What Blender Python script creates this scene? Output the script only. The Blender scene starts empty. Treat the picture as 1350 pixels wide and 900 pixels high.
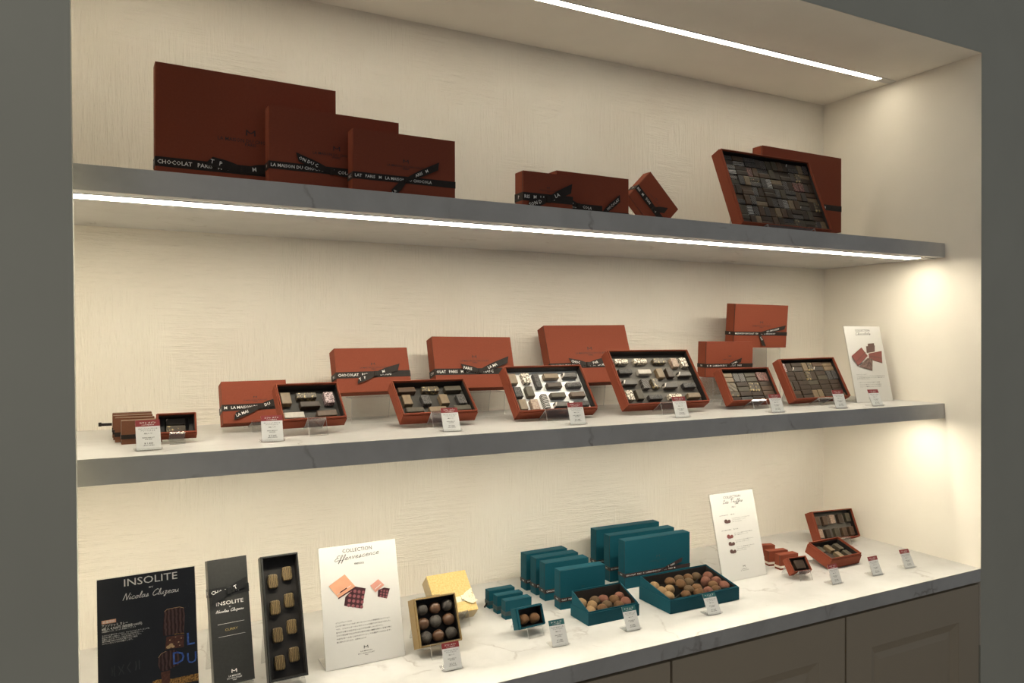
import bpy, bmesh, math, random
from mathutils import Matrix, Vector
random.seed(7)
R = math.radians
S = bpy.context.scene
COL = S.collection
OFF = 1.5238                      # the floor lies at z = 0, eye height is about 1.5 m
Z_TOP, Z_MID, Z_CNT = 0.2321 + OFF, -0.2018 + OFF, -0.6238 + OFF
Z_CEIL = 0.715 + OFF
XI, DEPTH, SHELF_Y = -2.30, 0.495, 0.0976

# ------------------------------------------------------------------ helpers
def tag(o, label=None, cat=None, group=None, kind=None):
    if label: o['label'] = label
    if cat: o['category'] = cat
    if group: o['group'] = group
    if kind: o['kind'] = kind
    return o

def link(name, data, parent=None, mat=None):
    o = bpy.data.objects.new(name, data)
    COL.objects.link(o)
    if parent is not None: o.parent = parent
    if mat is not None: o.matrix_local = mat
    return o

def empty(name, M):
    o = bpy.data.objects.new(name, None)
    o.empty_display_size = 0.02
    COL.objects.link(o)
    o.matrix_world = M
    return o

class MB:
    """collects shapes, then links them as ONE mesh object"""
    def __init__(s): s.v, s.f, s.m, s.sm = [], [], [], []
    def add(s, vs, fs, mi=0, M=None, smooth=False):
        b = len(s.v)
        for p in vs: s.v.append(tuple(M @ Vector(p)) if M is not None else tuple(p))
        for f in fs:
            s.f.append([b + i for i in f]); s.m.append(mi); s.sm.append(smooth)
    def box(s, x0, x1, y0, y1, z0, z1, mi=0, M=None):
        s.add([(x0,y0,z0),(x1,y0,z0),(x1,y1,z0),(x0,y1,z0),(x0,y0,z1),(x1,y0,z1),(x1,y1,z1),(x0,y1,z1)],
              [(0,3,2,1),(4,5,6,7),(0,1,5,4),(1,2,6,5),(2,3,7,6),(3,0,4,7)], mi, M)
    def bbox(s, x0, x1, y0, y1, z0, z1, c, mi=0, M=None):
        """box whose twelve edges are cut by c"""
        bm = bmesh.new(); bmesh.ops.create_cube(bm, size=1)
        for v in bm.verts:
            v.co = ((x0+x1)/2 + v.co.x*(x1-x0), (y0+y1)/2 + v.co.y*(y1-y0), (z0+z1)/2 + v.co.z*(z1-z0))
        bmesh.ops.bevel(bm, geom=bm.edges[:], offset=c, segments=2, affect='EDGES', profile=.6)
        s.add([v.co[:] for v in bm.verts], [[v.index for v in f.verts] for f in bm.faces] if not bm.verts.index_update() else [], mi, M)
        bm.free()
    def sweep(s, prof, x0, x1, th, mi=0, M=None):
        """a bent sheet: polyline in (y, z) with thickness th, running from x0 to x1"""
        n = len(prof); nrm = []
        for i in range(n):
            a = Vector(prof[max(i-1, 0)]); b = Vector(prof[i]); c = Vector(prof[min(i+1, n-1)])
            d1 = (b-a).normalized() if i > 0 else (c-b).normalized()
            d2 = (c-b).normalized() if i < n-1 else d1
            n1 = Vector((-d1.y, d1.x)); n2 = Vector((-d2.y, d2.x)); m = (n1+n2)
            if m.length < .3: m = n1
            m.normalize(); k = max(.35, m.dot(n1)); nrm.append(m*(th/2/k))
        vs = []
        for x in (x0, x1):
            for sgn in (1, -1):
                for p, q in zip(prof, nrm): vs.append((x, p[0]+sgn*q.x, p[1]+sgn*q.y))
        A, B, Cc, D = 0, n, 2*n, 3*n; fs = []
        for i in range(n-1):
            fs += [(A+i, A+i+1, Cc+i+1, Cc+i), (B+i+1, B+i, D+i, D+i+1), (A+i+1, A+i, B+i, B+i+1), (Cc+i, Cc+i+1, D+i+1, D+i)]
        ed = [(A, Cc, D, B), (A+n-1, B+n-1, D+n-1, Cc+n-1)]
        for i in range(n-1): ed += fs[4*i+2:4*i+4]
        s.add(vs, [f for i in range(n-1) for f in fs[4*i:4*i+2]], mi, M)
        s.add(vs, ed, mi+1, M)
    def mesh(s, name, mats):
        me = bpy.data.meshes.new(name)
        me.from_pydata(s.v, [], s.f)
        for m in (mats if isinstance(mats, (list, tuple)) else [mats]): me.materials.append(m)
        me.polygons.foreach_set('material_index', s.m)
        me.polygons.foreach_set('use_smooth', s.sm)
        bm = bmesh.new(); bm.from_mesh(me)
        bmesh.ops.recalc_face_normals(bm, faces=bm.faces[:])
        bm.to_mesh(me); bm.free(); me.update()
        return me
    def build(s, name, mats, parent=None, mat=None):
        return link(name, s.mesh(name, mats), parent, mat)

# ------------------------------------------------------------------ materials
def lin(c):
    return tuple((x/12.92 if x <= .04045 else ((x+.055)/1.055)**2.4) for x in [k/255 for k in c]) + (1,)
def base_mat(name):
    m = bpy.data.materials.new(name); m.use_nodes = True
    nt = m.node_tree; b = nt.nodes['Principled BSDF']
    return m, nt, b
def nd(nt, t, **k):
    n = nt.nodes.new(t)
    for a, v in k.items():
        if a in n.inputs: n.inputs[a].default_value = v
        else: setattr(n, a, v)
    return n
def coords(nt, scale=(1,1,1), out='Object'):
    tc = nd(nt, 'ShaderNodeTexCoord'); mp = nd(nt, 'ShaderNodeMapping')
    mp.inputs['Scale'].default_value = scale
    nt.links.new(tc.outputs[out], mp.inputs['Vector']); return mp.outputs['Vector']
def ramp(nt, fac, stops):
    r = nd(nt, 'ShaderNodeValToRGB'); e = r.color_ramp.elements
    while len(e) < len(stops): e.new(.5)
    for k, (p, c) in zip(e, stops): k.position = p; k.color = c
    nt.links.new(fac, r.inputs['Fac']); return r.outputs['Color']
def noise(nt, vec, scale, detail=3, rough=.5):
    n = nd(nt, 'ShaderNodeTexNoise'); n.inputs['Scale'].default_value = scale
    n.inputs['Detail'].default_value = detail; n.inputs['Roughness'].default_value = rough
    nt.links.new(vec, n.inputs['Vector']); return n.outputs['Fac']
def bump(nt, b, h, strength, dist):
    n = nd(nt, 'ShaderNodeBump'); n.inputs['Strength'].default_value = strength; n.inputs['Distance'].default_value = dist
    nt.links.new(h, n.inputs['Height']); nt.links.new(n.outputs['Normal'], b.inputs['Normal'])
def paint(name, col, rough=.6, var=.04, scale=60, bmp=0., spec=.5, bdist=.0004):
    m, nt, b = base_mat(name)
    v = coords(nt); f = noise(nt, v, scale)
    lo = tuple(max(0, x*(1-var)) for x in col[:3]) + (1,); hi = tuple(min(1, x*(1+var)) for x in col[:3]) + (1,)
    nt.links.new(ramp(nt, f, [(.3, lo), (.7, hi)]), b.inputs['Base Color'])
    b.inputs['Roughness'].default_value = rough; b.inputs['Specular IOR Level'].default_value = spec
    if bmp: bump(nt, b, f, bmp, bdist)
    return m
def two_tone(name, c1, c2, scale, lo, hi, rough=.45, stretch=(1,1,1), bmp=.3, detail=4, spec=.5):
    m, nt, b = base_mat(name)
    f = noise(nt, coords(nt, stretch), scale, detail, .6)
    nt.links.new(ramp(nt, f, [(lo, c1), (hi, c2)]), b.inputs['Base Color'])
    b.inputs['Roughness'].default_value = rough; b.inputs['Specular IOR Level'].default_value = spec
    if bmp: bump(nt, b, f, bmp, .0006)
    return m
def ridged(name, c1, c2, freq, rot=0., rough=.4, lo=.35, hi=.65):
    m, nt, b = base_mat(name)
    tc = nd(nt, 'ShaderNodeTexCoord'); mp = nd(nt, 'ShaderNodeMapping'); mp.inputs['Rotation'].default_value = (0, 0, rot)
    nt.links.new(tc.outputs['Object'], mp.inputs['Vector'])
    w = nd(nt, 'ShaderNodeTexWave'); w.inputs['Scale'].default_value = freq; w.inputs['Distortion'].default_value = 2.5
    w.inputs['Detail'].default_value = 2; w.inputs['Detail Scale'].default_value = 2
    nt.links.new(mp.outputs['Vector'], w.inputs['Vector'])
    nt.links.new(ramp(nt, w.outputs['Fac'], [(lo, c1), (hi, c2)]), b.inputs['Base Color'])
    b.inputs['Roughness'].default_value = rough
    bump(nt, b, w.outputs['Fac'], .5, .0008)
    return m

CREAM = (.83, .775, .68)
def plaster():
    m, nt, b = base_mat('combed_plaster')
    v = coords(nt)
    # patches about 17 cm wide, combed across or downwards by turns
    msk = ramp(nt, noise(nt, coords(nt, (1, 0, 1)), 5.2, 2, .4), [(.455, (0, 0, 0, 1)), (.545, (1, 1, 1, 1))])
    hz = noise(nt, coords(nt, (12, 1, 175)), 1, 4, .7)
    vt = noise(nt, coords(nt, (175, 1, 12)), 1, 4, .7)
    mixn = nd(nt, 'ShaderNodeMix', data_type='FLOAT')
    nt.links.new(msk, mixn.inputs[0])
    hz = ramp(nt, hz, [(.42, (0, 0, 0, 1)), (.74, (1, 1, 1, 1))]); vt = ramp(nt, vt, [(.42, (0, 0, 0, 1)), (.74, (1, 1, 1, 1))]); nt.links.new(hz, mixn.inputs[2]); nt.links.new(vt, mixn.inputs[3])
    lump = noise(nt, coords(nt, (30, 1, 60)), 1, 4, .6)
    mm = nd(nt, 'ShaderNodeMath', operation='MULTIPLY_ADD'); mm.inputs[1].default_value = .5
    nt.links.new(lump, mm.inputs[0]); nt.links.new(mixn.outputs[0], mm.inputs[2])
    bump(nt, b, mm.outputs[0], .6, .0030)
    f = noise(nt, v, 5)
    nt.links.new(ramp(nt, f, [(.3, (.81, .75, .655, 1)), (.7, (.85, .80, .71, 1))]), b.inputs['Base Color'])
    b.inputs['Roughness'].default_value = .75; b.inputs['Specular IOR Level'].default_value = .25
    return m
def marble():
    m, nt, b = base_mat('veined_white_stone')
    v = coords(nt)
    dn = nd(nt, 'ShaderNodeTexNoise'); dn.inputs['Scale'].default_value = 9; dn.inputs['Detail'].default_value = 5
    nt.links.new(v, dn.inputs['Vector'])
    mx = nd(nt, 'ShaderNodeVectorMath', operation='MULTIPLY_ADD'); mx.inputs[1].default_value = (.16, .16, .16)
    nt.links.new(dn.outputs['Color'], mx.inputs[0]); nt.links.new(v, mx.inputs[2])
    vo = nd(nt, 'ShaderNodeTexVoronoi', feature='DISTANCE_TO_EDGE'); vo.inputs['Scale'].default_value = 7.5
    nt.links.new(mx.outputs['Vector'], vo.inputs['Vector'])
    vein = ramp(nt, vo.outputs['Distance'], [(0., (1, 1, 1, 1)), (.035, (0, 0, 0, 1))])
    msk = ramp(nt, noise(nt, v, 11, 3), [(.52, (0, 0, 0, 1)), (.68, (1, 1, 1, 1))])
    pr = nd(nt, 'ShaderNodeMath', operation='MULTIPLY'); nt.links.new(vein, pr.inputs[0]); nt.links.new(msk, pr.inputs[1])
    p2 = nd(nt, 'ShaderNodeMath', operation='MULTIPLY'); p2.inputs[1].default_value = .75; nt.links.new(pr.outputs[0], p2.inputs[0])
    cloud = ramp(nt, noise(nt, mx.outputs['Vector'], 6, 5, .6), [(.3, (.47, .46, .44, 1)), (.62, (.575, .565, .545, 1))])
    mc = nd(nt, 'ShaderNodeMix', data_type='RGBA'); mc.inputs[7].default_value = (.24, .205, .185, 1)
    nt.links.new(p2.outputs[0], mc.inputs[0]); nt.links.new(cloud, mc.inputs[6])
    nt.links.new(mc.outputs[2], b.inputs['Base Color'])
    b.inputs['Roughness'].default_value = .32
    return m
def acrylic():
    m = bpy.data.materials.new('clear_acrylic'); m.use_nodes = True
    nt = m.node_tree; nt.nodes.clear()
    out = nd(nt, 'ShaderNodeOutputMaterial'); mix = nd(nt, 'ShaderNodeMixShader')
    tr = nd(nt, 'ShaderNodeBsdfTransparent'); tr.inputs['Color'].default_value = (.978, .98, .978, 1)
    gl = nd(nt, 'ShaderNodeBsdfGlossy'); gl.inputs['Roughness'].default_value = .06
    lw = nd(nt, 'ShaderNodeLayerWeight'); lw.inputs['Blend'].default_value = .35
    mr = nd(nt, 'ShaderNodeMapRange'); mr.inputs['To Min'].default_value = .015; mr.inputs['To Max'].default_value = .34
    nt.links.new(lw.outputs['Fresnel'], mr.inputs['Value'])
    nt.links.new(mr.outputs['Result'], mix.inputs['Fac'])
    nt.links.new(tr.outputs['BSDF'], mix.inputs[1]); nt.links.new(gl.outputs['BSDF'], mix.inputs[2])
    nt.links.new(mix.outputs['Shader'], out.inputs['Surface'])
    return m
def glow(name, col, strength):
    m = bpy.data.materials.new(name); m.use_nodes = True
    nt = m.node_tree; nt.nodes.clear()
    out = nd(nt, 'ShaderNodeOutputMaterial'); e = nd(nt, 'ShaderNodeEmission')
    e.inputs['Color'].default_value = col; e.inputs['Strength'].default_value = strength
    nt.links.new(e.outputs['Emission'], out.inputs['Surface'])
    return m

def acrylic_edge():
    m = bpy.data.materials.new('acrylic_edge_painted_bright'); m.use_nodes = True
    nt = m.node_tree; nt.nodes.clear()
    out = nd(nt, 'ShaderNodeOutputMaterial'); mix = nd(nt, 'ShaderNodeMixShader'); mix.inputs['Fac'].default_value = .5
    tr = nd(nt, 'ShaderNodeBsdfTransparent'); df = nd(nt, 'ShaderNodeBsdfDiffuse'); df.inputs['Color'].default_value = (.85, .86, .85, 1)  # white diffuse colour stands in for light piped to the sheet edges
    nt.links.new(tr.outputs['BSDF'], mix.inputs[1]); nt.links.new(df.outputs['BSDF'], mix.inputs[2]); nt.links.new(mix.outputs['Shader'], out.inputs['Surface'])
    return m
PLASTER, STONE, ACRYLIC, ACRYLEDGE = plaster(), marble(), acrylic(), acrylic_edge()
CREAM_PAINT = paint('cream_paint', CREAM, .7, .02, 8, .05, .25)
GREY_WALL = paint('warm_grey_wall_paint', (.52, .515, .445), .75, .03, 5, .1, .25)
CABINET = paint('taupe_cabinet_lacquer', (.44, .37, .275), .45, .02, 6)
FLOOR_MAT = paint('stone_floor', (.32, .29, .26), .4, .1, 4)
LED = glow('warm_led_diffuser', (1., .915, .735, 1), 27.)
LEDS = glow('warm_shelf_led_diffuser', (1., .915, .735, 1), 31.)
CREAM_LIFTED = paint('cream_paint_bounce_lift', (.90, .85, .765), .7, .02, 8, .05, .25)  # lighter copy of the cream paint, bounced light put into its colour
ALU = paint('brushed_aluminium', (.62, .60, .57), .35, .05, 90)
RED = paint('terracotta_card', (.235, .060, .033), .65, .04, 300, .05, .1)
REDEDGE = paint('dark_brown_edge', (.045, .016, .011), .55, .04, 300)
KRAFT = paint('brown_card', (.15, .058, .028), .6, .05, 300, 0, .3)
KRAFTS = paint('grey_brown_card', (.17, .10, .068), .6, .05, 300, 0, .3)
TEAL = paint('teal_card', (.006, .066, .092), .6, .04, 300, .05, .15)
TEALEDGE = paint('deep_teal_edge', (.008, .026, .033), .6, .04, 300)
BLACK = paint('black_card', (.028, .028, .026), .42, .1, 200)
BLACKIN = paint('black_liner', (.010, .0075, .006), .6, .1, 200)
GREYIN = paint('grey_brown_liner', (.092, .081, .068), .6, .05, 200)
DARKIN = paint('dark_brown_liner', (.026, .022, .017), .6, .05, 200)
WHITEIN = paint('white_plastic_liner', (.82, .82, .80), .25, .02, 200)
GOLDCARD = paint('gold_card', (.27, .18, .075), .45, .05, 200)
YELLOW = two_tone('mottled_yellow_card', (.56, .37, .10, 1), (.70, .50, .19, 1), 260, .35, .65, .5, bmp=.1)
CREAMCARD = paint('cream_card', (.50, .40, .245), .55, .04, 200)
CREAMRIB = two_tone('cream_spotted_ribbon', (.30, .25, .12, 1), (.78, .72, .52, 1), 380, .34, .42, .6, bmp=0)
RIBBON = paint('dark_brown_satin_ribbon', (.020, .0145, .012), .55, .15, 120, 0, .25)
TEALRIB = paint('plum_brown_satin_ribbon', (.035, .02, .02), .5, .15, 120, 0, .25)
TEALRIB2 = paint('dark_green_satin_ribbon', (.022, .042, .046), .5, .15, 120)
BLACKRIB = paint('black_satin_ribbon', (.008, .008, .008), .45, .15, 120)
WHITERIB = paint('white_satin_ribbon', (.75, .68, .58), .5, .05, 120)
INKW = paint('white_ink', (.80, .78, .74), .6, .01, 50)
INKD = paint('dark_brown_ink', (.035, .015, .012), .5, .01, 50)
INKK = paint('black_ink', (.012, .012, .012), .6, .01, 50)
INKG = paint('grey_ink', (.07, .068, .065), .6, .01, 50)
INKGOLD = paint('gold_ink', (.40, .29, .10), .4, .01, 50)
INKTEAL = paint('dark_teal_ink', (.006, .035, .045), .6, .01, 50)
PAPER = paint('white_paper', (.64, .625, .595), .55, .01, 50)
CARD = paint('pale_grey_card', (.66, .655, .64), .55, .01, 50)
HEADR = paint('crimson_print', (.22, .022, .025), .5, .02, 50)
HEADT = paint('teal_print', (.012, .10, .11), .5, .02, 50)
NAVY = paint('charcoal_print', (.016, .017, .021), .35, .1, 40)
P_CHOC = ridged('chocolate_print', (.035, .012, .010, 1), (.10, .05, .042, 1), 60)
P_BROWN = two_tone('filled_chocolate_print', (.09, .028, .018, 1), (.13, .05, .03, 1), 300, .4, .6, bmp=0)
P_NUT = paint('almond_print', (.62, .40, .20), .6, .08, 100)
P_PEACH = paint('peach_print', (.66, .33, .20), .5, .04, 60)
P_PINK = paint('rose_print', (.58, .27, .21), .5, .04, 60)
P_PLUM = paint('plum_print', (.045, .010, .014), .5, .04, 60)
P_DOT = paint('mauve_print', (.25, .085, .095), .5, .1, 200)
P_RED = paint('brick_print', (.22, .06, .05), .5, .05, 60)
P_RED2 = paint('brown_print', (.11, .055, .045), .5, .05, 60)
P_MIX = two_tone('chocolate_tray_print', (.06, .028, .024, 1), (.30, .19, .16, 1), 330, .42, .62, bmp=0)
P_BLUE = two_tone('blue_neon_print', (.03, .07, .33, 1), (.10, .22, .62, 1), 160, .35, .65, bmp=0)
P_GOLD = two_tone('gold_crumb_print', (.10, .045, .012, 1), (.55, .29, .07, 1), 420, .4, .6, bmp=0)
P_FAINT = paint('faint_grey_print', (.045, .047, .05), .5, .3, 90)
SALMON = paint('salmon_print', (.75, .40, .27), .5, .02, 50)

# chocolates: adjective, material
CH = {
 'dark':  ('plain dark', paint('dark_chocolate', (.042, .027, .018), .40, .12, 150, 0, .3)),
 'grey':  ('grey-green', paint('dusted_chocolate', (.068, .056, .038), .45, .12, 150, 0, .3)),
 'milk':  ('milk-brown', paint('milk_chocolate', (.082, .049, .030), .42, .12, 150, 0, .3)),
 'tan':   ('tan', paint('tan_chocolate', (.17, .118, .066), .45, .12, 150)),
 'pink':  ('pink-tan', two_tone('pink_tan_chocolate', (.24, .15, .11, 1), (.40, .30, .22, 1), 300, .4, .62)),
 'rough': ('rough-coated', two_tone('crumbed_chocolate', (.016, .014, .013, 1), (.11, .10, .093, 1), 420, .42, .66, .55, bmp=1.)),
 'speck': ('white-speckled', two_tone('white_splashed_chocolate', (.07, .045, .03, 1), (.72, .64, .52, 1), 250, .44, .54, .45)),
 'gold':  ('gold-flecked', two_tone('gold_flecked_chocolate', (.065, .05, .034, 1), (.50, .38, .17, 1), 170, .54, .62, .4)),
 'line':  ('white-lined', ridged('lined_chocolate', (.042, .033, .026, 1), (.55, .5, .44, 1), 9, R(25), lo=.965, hi=.99)),
 'strip': ('silver-striped', ridged('striped_chocolate', (.035, .03, .027, 1), (.40, .385, .36, 1), 75, R(80))),
 'swirl': ('dark swirled', ridged('swirled_chocolate', (.02, .016, .014, 1), (.11, .095, .085, 1), 60, R(-35))),
 'diag':  ('scored tan', ridged('scored_chocolate', (.04, .026, .014, 1), (.13, .10, .06, 1), 26, R(-50), lo=.05, hi=.25)),
 'marb':  ('pink-marbled', two_tone('pink_marbled_chocolate', (.05, .025, .025, 1), (.48, .36, .36, 1), 330, .42, .56, .45)),
 'pinkr': ('pink-spotted', two_tone('pink_spotted_chocolate', (.08, .038, .03, 1), (.45, .19, .16, 1), 400, .52, .62, .45)),
 'pale':  ('pale-topped', paint('pale_topped_chocolate', (.40, .36, .31), .45, .12, 150)),
 'comb':  ('gold-combed', ridged('combed_gold_chocolate', (.035, .02, .010, 1), (.23, .16, .065, 1), 135, R(8))),
}
TR = {
 'cocoa': ('cocoa-brown', two_tone('cocoa_dust', (.095, .047, .022, 1), (.155, .085, .04, 1), 170, .3, .7, .9, bmp=.6, spec=.2)),
 'dark':  ('dark olive-brown', two_tone('dark_cocoa_dust', (.07, .043, .023, 1), (.12, .078, .042, 1), 170, .3, .7, .9, bmp=.6, spec=.2)),
 'tan':   ('pale tan', two_tone('pale_cocoa_dust', (.20, .12, .058, 1), (.30, .20, .105, 1), 170, .3, .7, .9, bmp=.6, spec=.2)),
 'pink':  ('reddish-pink', two_tone('pink_cocoa_dust', (.135, .056, .038, 1), (.21, .092, .062, 1), 170, .3, .7, .9, bmp=.6, spec=.2)),
 'black': ('sugar-speckled black', two_tone('sugared_chocolate', (.022, .017, .013, 1), (.22, .19, .16, 1), 520, .52, .66, .6, bmp=.7)),
 'brown': ('smooth red-brown', two_tone('smooth_chocolate', (.075, .037, .02, 1), (.13, .068, .038, 1), 60, .35, .7, .36, bmp=0, spec=.35)),
}

# ------------------------------------------------------------------ setting
def slab(name, mats, x0, x1, y0, y1, z0, z1, **k):
    b = MB(); b.box(x0, x1, y0, y1, z0, z1); o = b.build(name, mats); return tag(o, **k)
slab('floor', FLOOR_MAT, -4.2, 2.0, -3.2, .55, -.05, 0, kind='structure')
b = MB()
b.add([(-4.2, 0, 0), (-2.0335, 0, 0), (-2.0351, 0, 1.03), (-2.0436, 0, 2.0), (-2.0436, 0, Z_CEIL), (-4.2, 0, Z_CEIL),
       (-4.2, .03, 0), (-2.0335, .03, 0), (-2.0351, .03, 1.03), (-2.0436, .03, 2.0), (-2.0436, .03, Z_CEIL), (-4.2, .03, Z_CEIL)],
      [(0,1,2,3,4,5), (11,10,9,8,7,6), (0,6,7,1), (1,7,8,2), (2,8,9,3), (3,9,10,4), (4,10,11,5), (5,11,6,0)])
b.box(.0, 2.0, 0, .55, 0, Z_CEIL)
b.box(-4.2, 2.0, 0, .55, Z_CEIL + .0, 2.95)
tag(b.build('wall_front', GREY_WALL), kind='structure')
slab('wall_back', PLASTER, XI - .05, .02, DEPTH, .545, 0, Z_CEIL - .0005, kind='structure')
slab('wall_right', CREAM_PAINT, -.0, .012, .0008, DEPTH, Z_CNT - .2, Z_CEIL + .001, kind='structure').location.x = -.0004
slab('wall_left', CREAM_PAINT, XI - .02, XI, .031, DEPTH, Z_CNT - .2, Z_CEIL + .001, kind='structure')
slab('ceiling', CREAM_LIFTED, XI - .01, .002, .0008, DEPTH, Z_CEIL - .0004, Z_CEIL + .012, kind='structure')

def strip(name, z, y0, y1, x0, x1, label):
    o = MB(); o.box(x0, x1, y0, y1, z - .0012, z + .0)
    return o
# recessed strip light in the niche's ceiling
t = empty('strip_light', Matrix.Translation((0, 0, Z_CEIL)))
tag(t, 'glowing warm strip light let into the ceiling of the niche', 'strip light')
b = MB(); b.box(XI+.01, -.062, .243, .263, -.0016, -.0004); b.build('diffuser', LED, t)
b = MB(); b.box(XI+.006, -.002, .2405, .2428, -.002, -.0004); b.box(XI+.006, -.002, .2632, .2655, -.002, -.0004); b.box(-.0618, -.002, .2428, .2632, -.002, -.0004); b.build('aluminium_channel', ALU, t)

def wall_shelf(z1, th, label, x1=-.0006):
    t = empty('wall_shelf', Matrix.Translation((0, 0, z1)))
    tag(t, label, 'shelf', 'veined stone shelves')
    b = MB(); b.bbox(XI+.001, x1, SHELF_Y, DEPTH - .0002, -th, 0, .0007); b.build('shelf_slab', STONE, t)
    l = MB(); l.box(XI+.01, -.062, .124, .164, -th - .0018, -th - .0002); l = l.build('strip_light', LEDS, t)
    l['label'] = 'glowing strip light under the front edge of the shelf'
    c = MB(); c.box(XI+.006, -.004, .1205, .1236, -th - .0022, -th - .0002); c.box(XI+.006, -.004, .1644, .1675, -th - .0022, -th - .0002); c.box(-.0618, -.004, .1236, .1644, -th - .0022, -th - .0002); c.build('light_channel', ALU, t)
wall_shelf(Z_TOP, .0387, 'upper grey-veined stone shelf with a glowing strip under its front edge')
wall_shelf(Z_MID, .0401, 'middle grey-veined stone shelf carrying terracotta boxes of chocolates')

b = MB(); bm = bmesh.new()
ring = [bm.verts.new((x, y, Z_CNT)) for x, y in ((-2.0325, 0), (-.0008, 0), (-.0008, DEPTH-.0002), (XI+.001, DEPTH-.0002), (XI+.001, .032), (-2.0325, .032))]
f = bm.faces.new(ring); ex = bmesh.ops.extrude_face_region(bm, geom=[f])
for v in ex['geom']:
    if isinstance(v, bmesh.types.BMVert): v.co.z -= .0337
bmesh.ops.bevel(bm, geom=[e for e in bm.edges if all(v.co.y < .001 for v in e.verts)], offset=.0008, segments=2, affect='EDGES', profile=.6)
bm.verts.index_update(); b.add([v.co[:] for v in bm.verts], [[v.index for v in f.verts] for f in bm.faces]); bm.free()
tag(b.build('countertop', STONE), 'long white veined stone countertop along the bottom of the niche', 'countertop')

# base cabinets under the countertop
def cabinet(x0, x1, label):
    t = empty('base_cabinet', Matrix.Translation(((x0+x1)/2, 0, 0)))
    tag(t, label, 'cabinet', 'taupe cabinets under the countertop')
    w = (x1-x0)/2; zt = Z_CNT - .0342
    b = MB(); b.box(-w, w, .022, DEPTH - .002, .08, zt); b.box(-w, w, .06, .08, 0, .08); b.build('body', CABINET, t)
    d = empty('door', Matrix.Identity(4)); d.parent = t; d.matrix_world = t.matrix_world
    d.location = (0, 0, 0)
    w -= .002; z1 = zt - .006; z0 = .09; fr = .085
    b = MB()
    b.box(-w, -w+fr, .002, .0215, z0, z1); b.box(w-fr, w, .002, .0215, z0, z1)
    b.box(-w+fr, w-fr, .002, .0215, z1-fr, z1); b.box(-w+fr, w-fr, .002, .0215, z0, z0+fr)
    b.build('door_frame', CABINET, d)
    b = MB(); a, c = -w+fr, w-fr; p, q = z0+fr, z1-fr; e = .022
    for (i, y) in ((0, .0025), (1, .012)):
        pass
    b.add([(a,.0025,p),(c,.0025,p),(c,.0025,q),(a,.0025,q),(a+e,.0115,p+e),(c-e,.0115,p+e),(c-e,.0115,q-e),(a+e,.0115,q-e),
           (a+1.7*e,.0085,p+1.7*e),(c-1.7*e,.0085,p+1.7*e),(c-1.7*e,.0085,q-1.7*e),(a+1.7*e,.0085,q-1.7*e)],
          [(0,1,5,4),(1,2,6,5),(2,3,7,6),(3,0,4,7),(4,5,9,8),(5,6,10,9),(6,7,11,10),(7,4,8,11),(8,9,10,11)])
    b.box(a, c, .015, .0215, p, q)
    b.build('panel', CABINET, d)
cabinet(-.511, -.0035, 'taupe base cabinet at the wall end of the countertop, panelled door')
cabinet(-1.0165, -.5135, 'taupe base cabinet second from the wall end, panelled door')
cabinet(-1.5215, -1.019, 'taupe base cabinet third from the wall end, only its door corner showing')
cabinet(-2.0325, -1.524, 'taupe base cabinet furthest from the wall end, under the dark poster')

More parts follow.
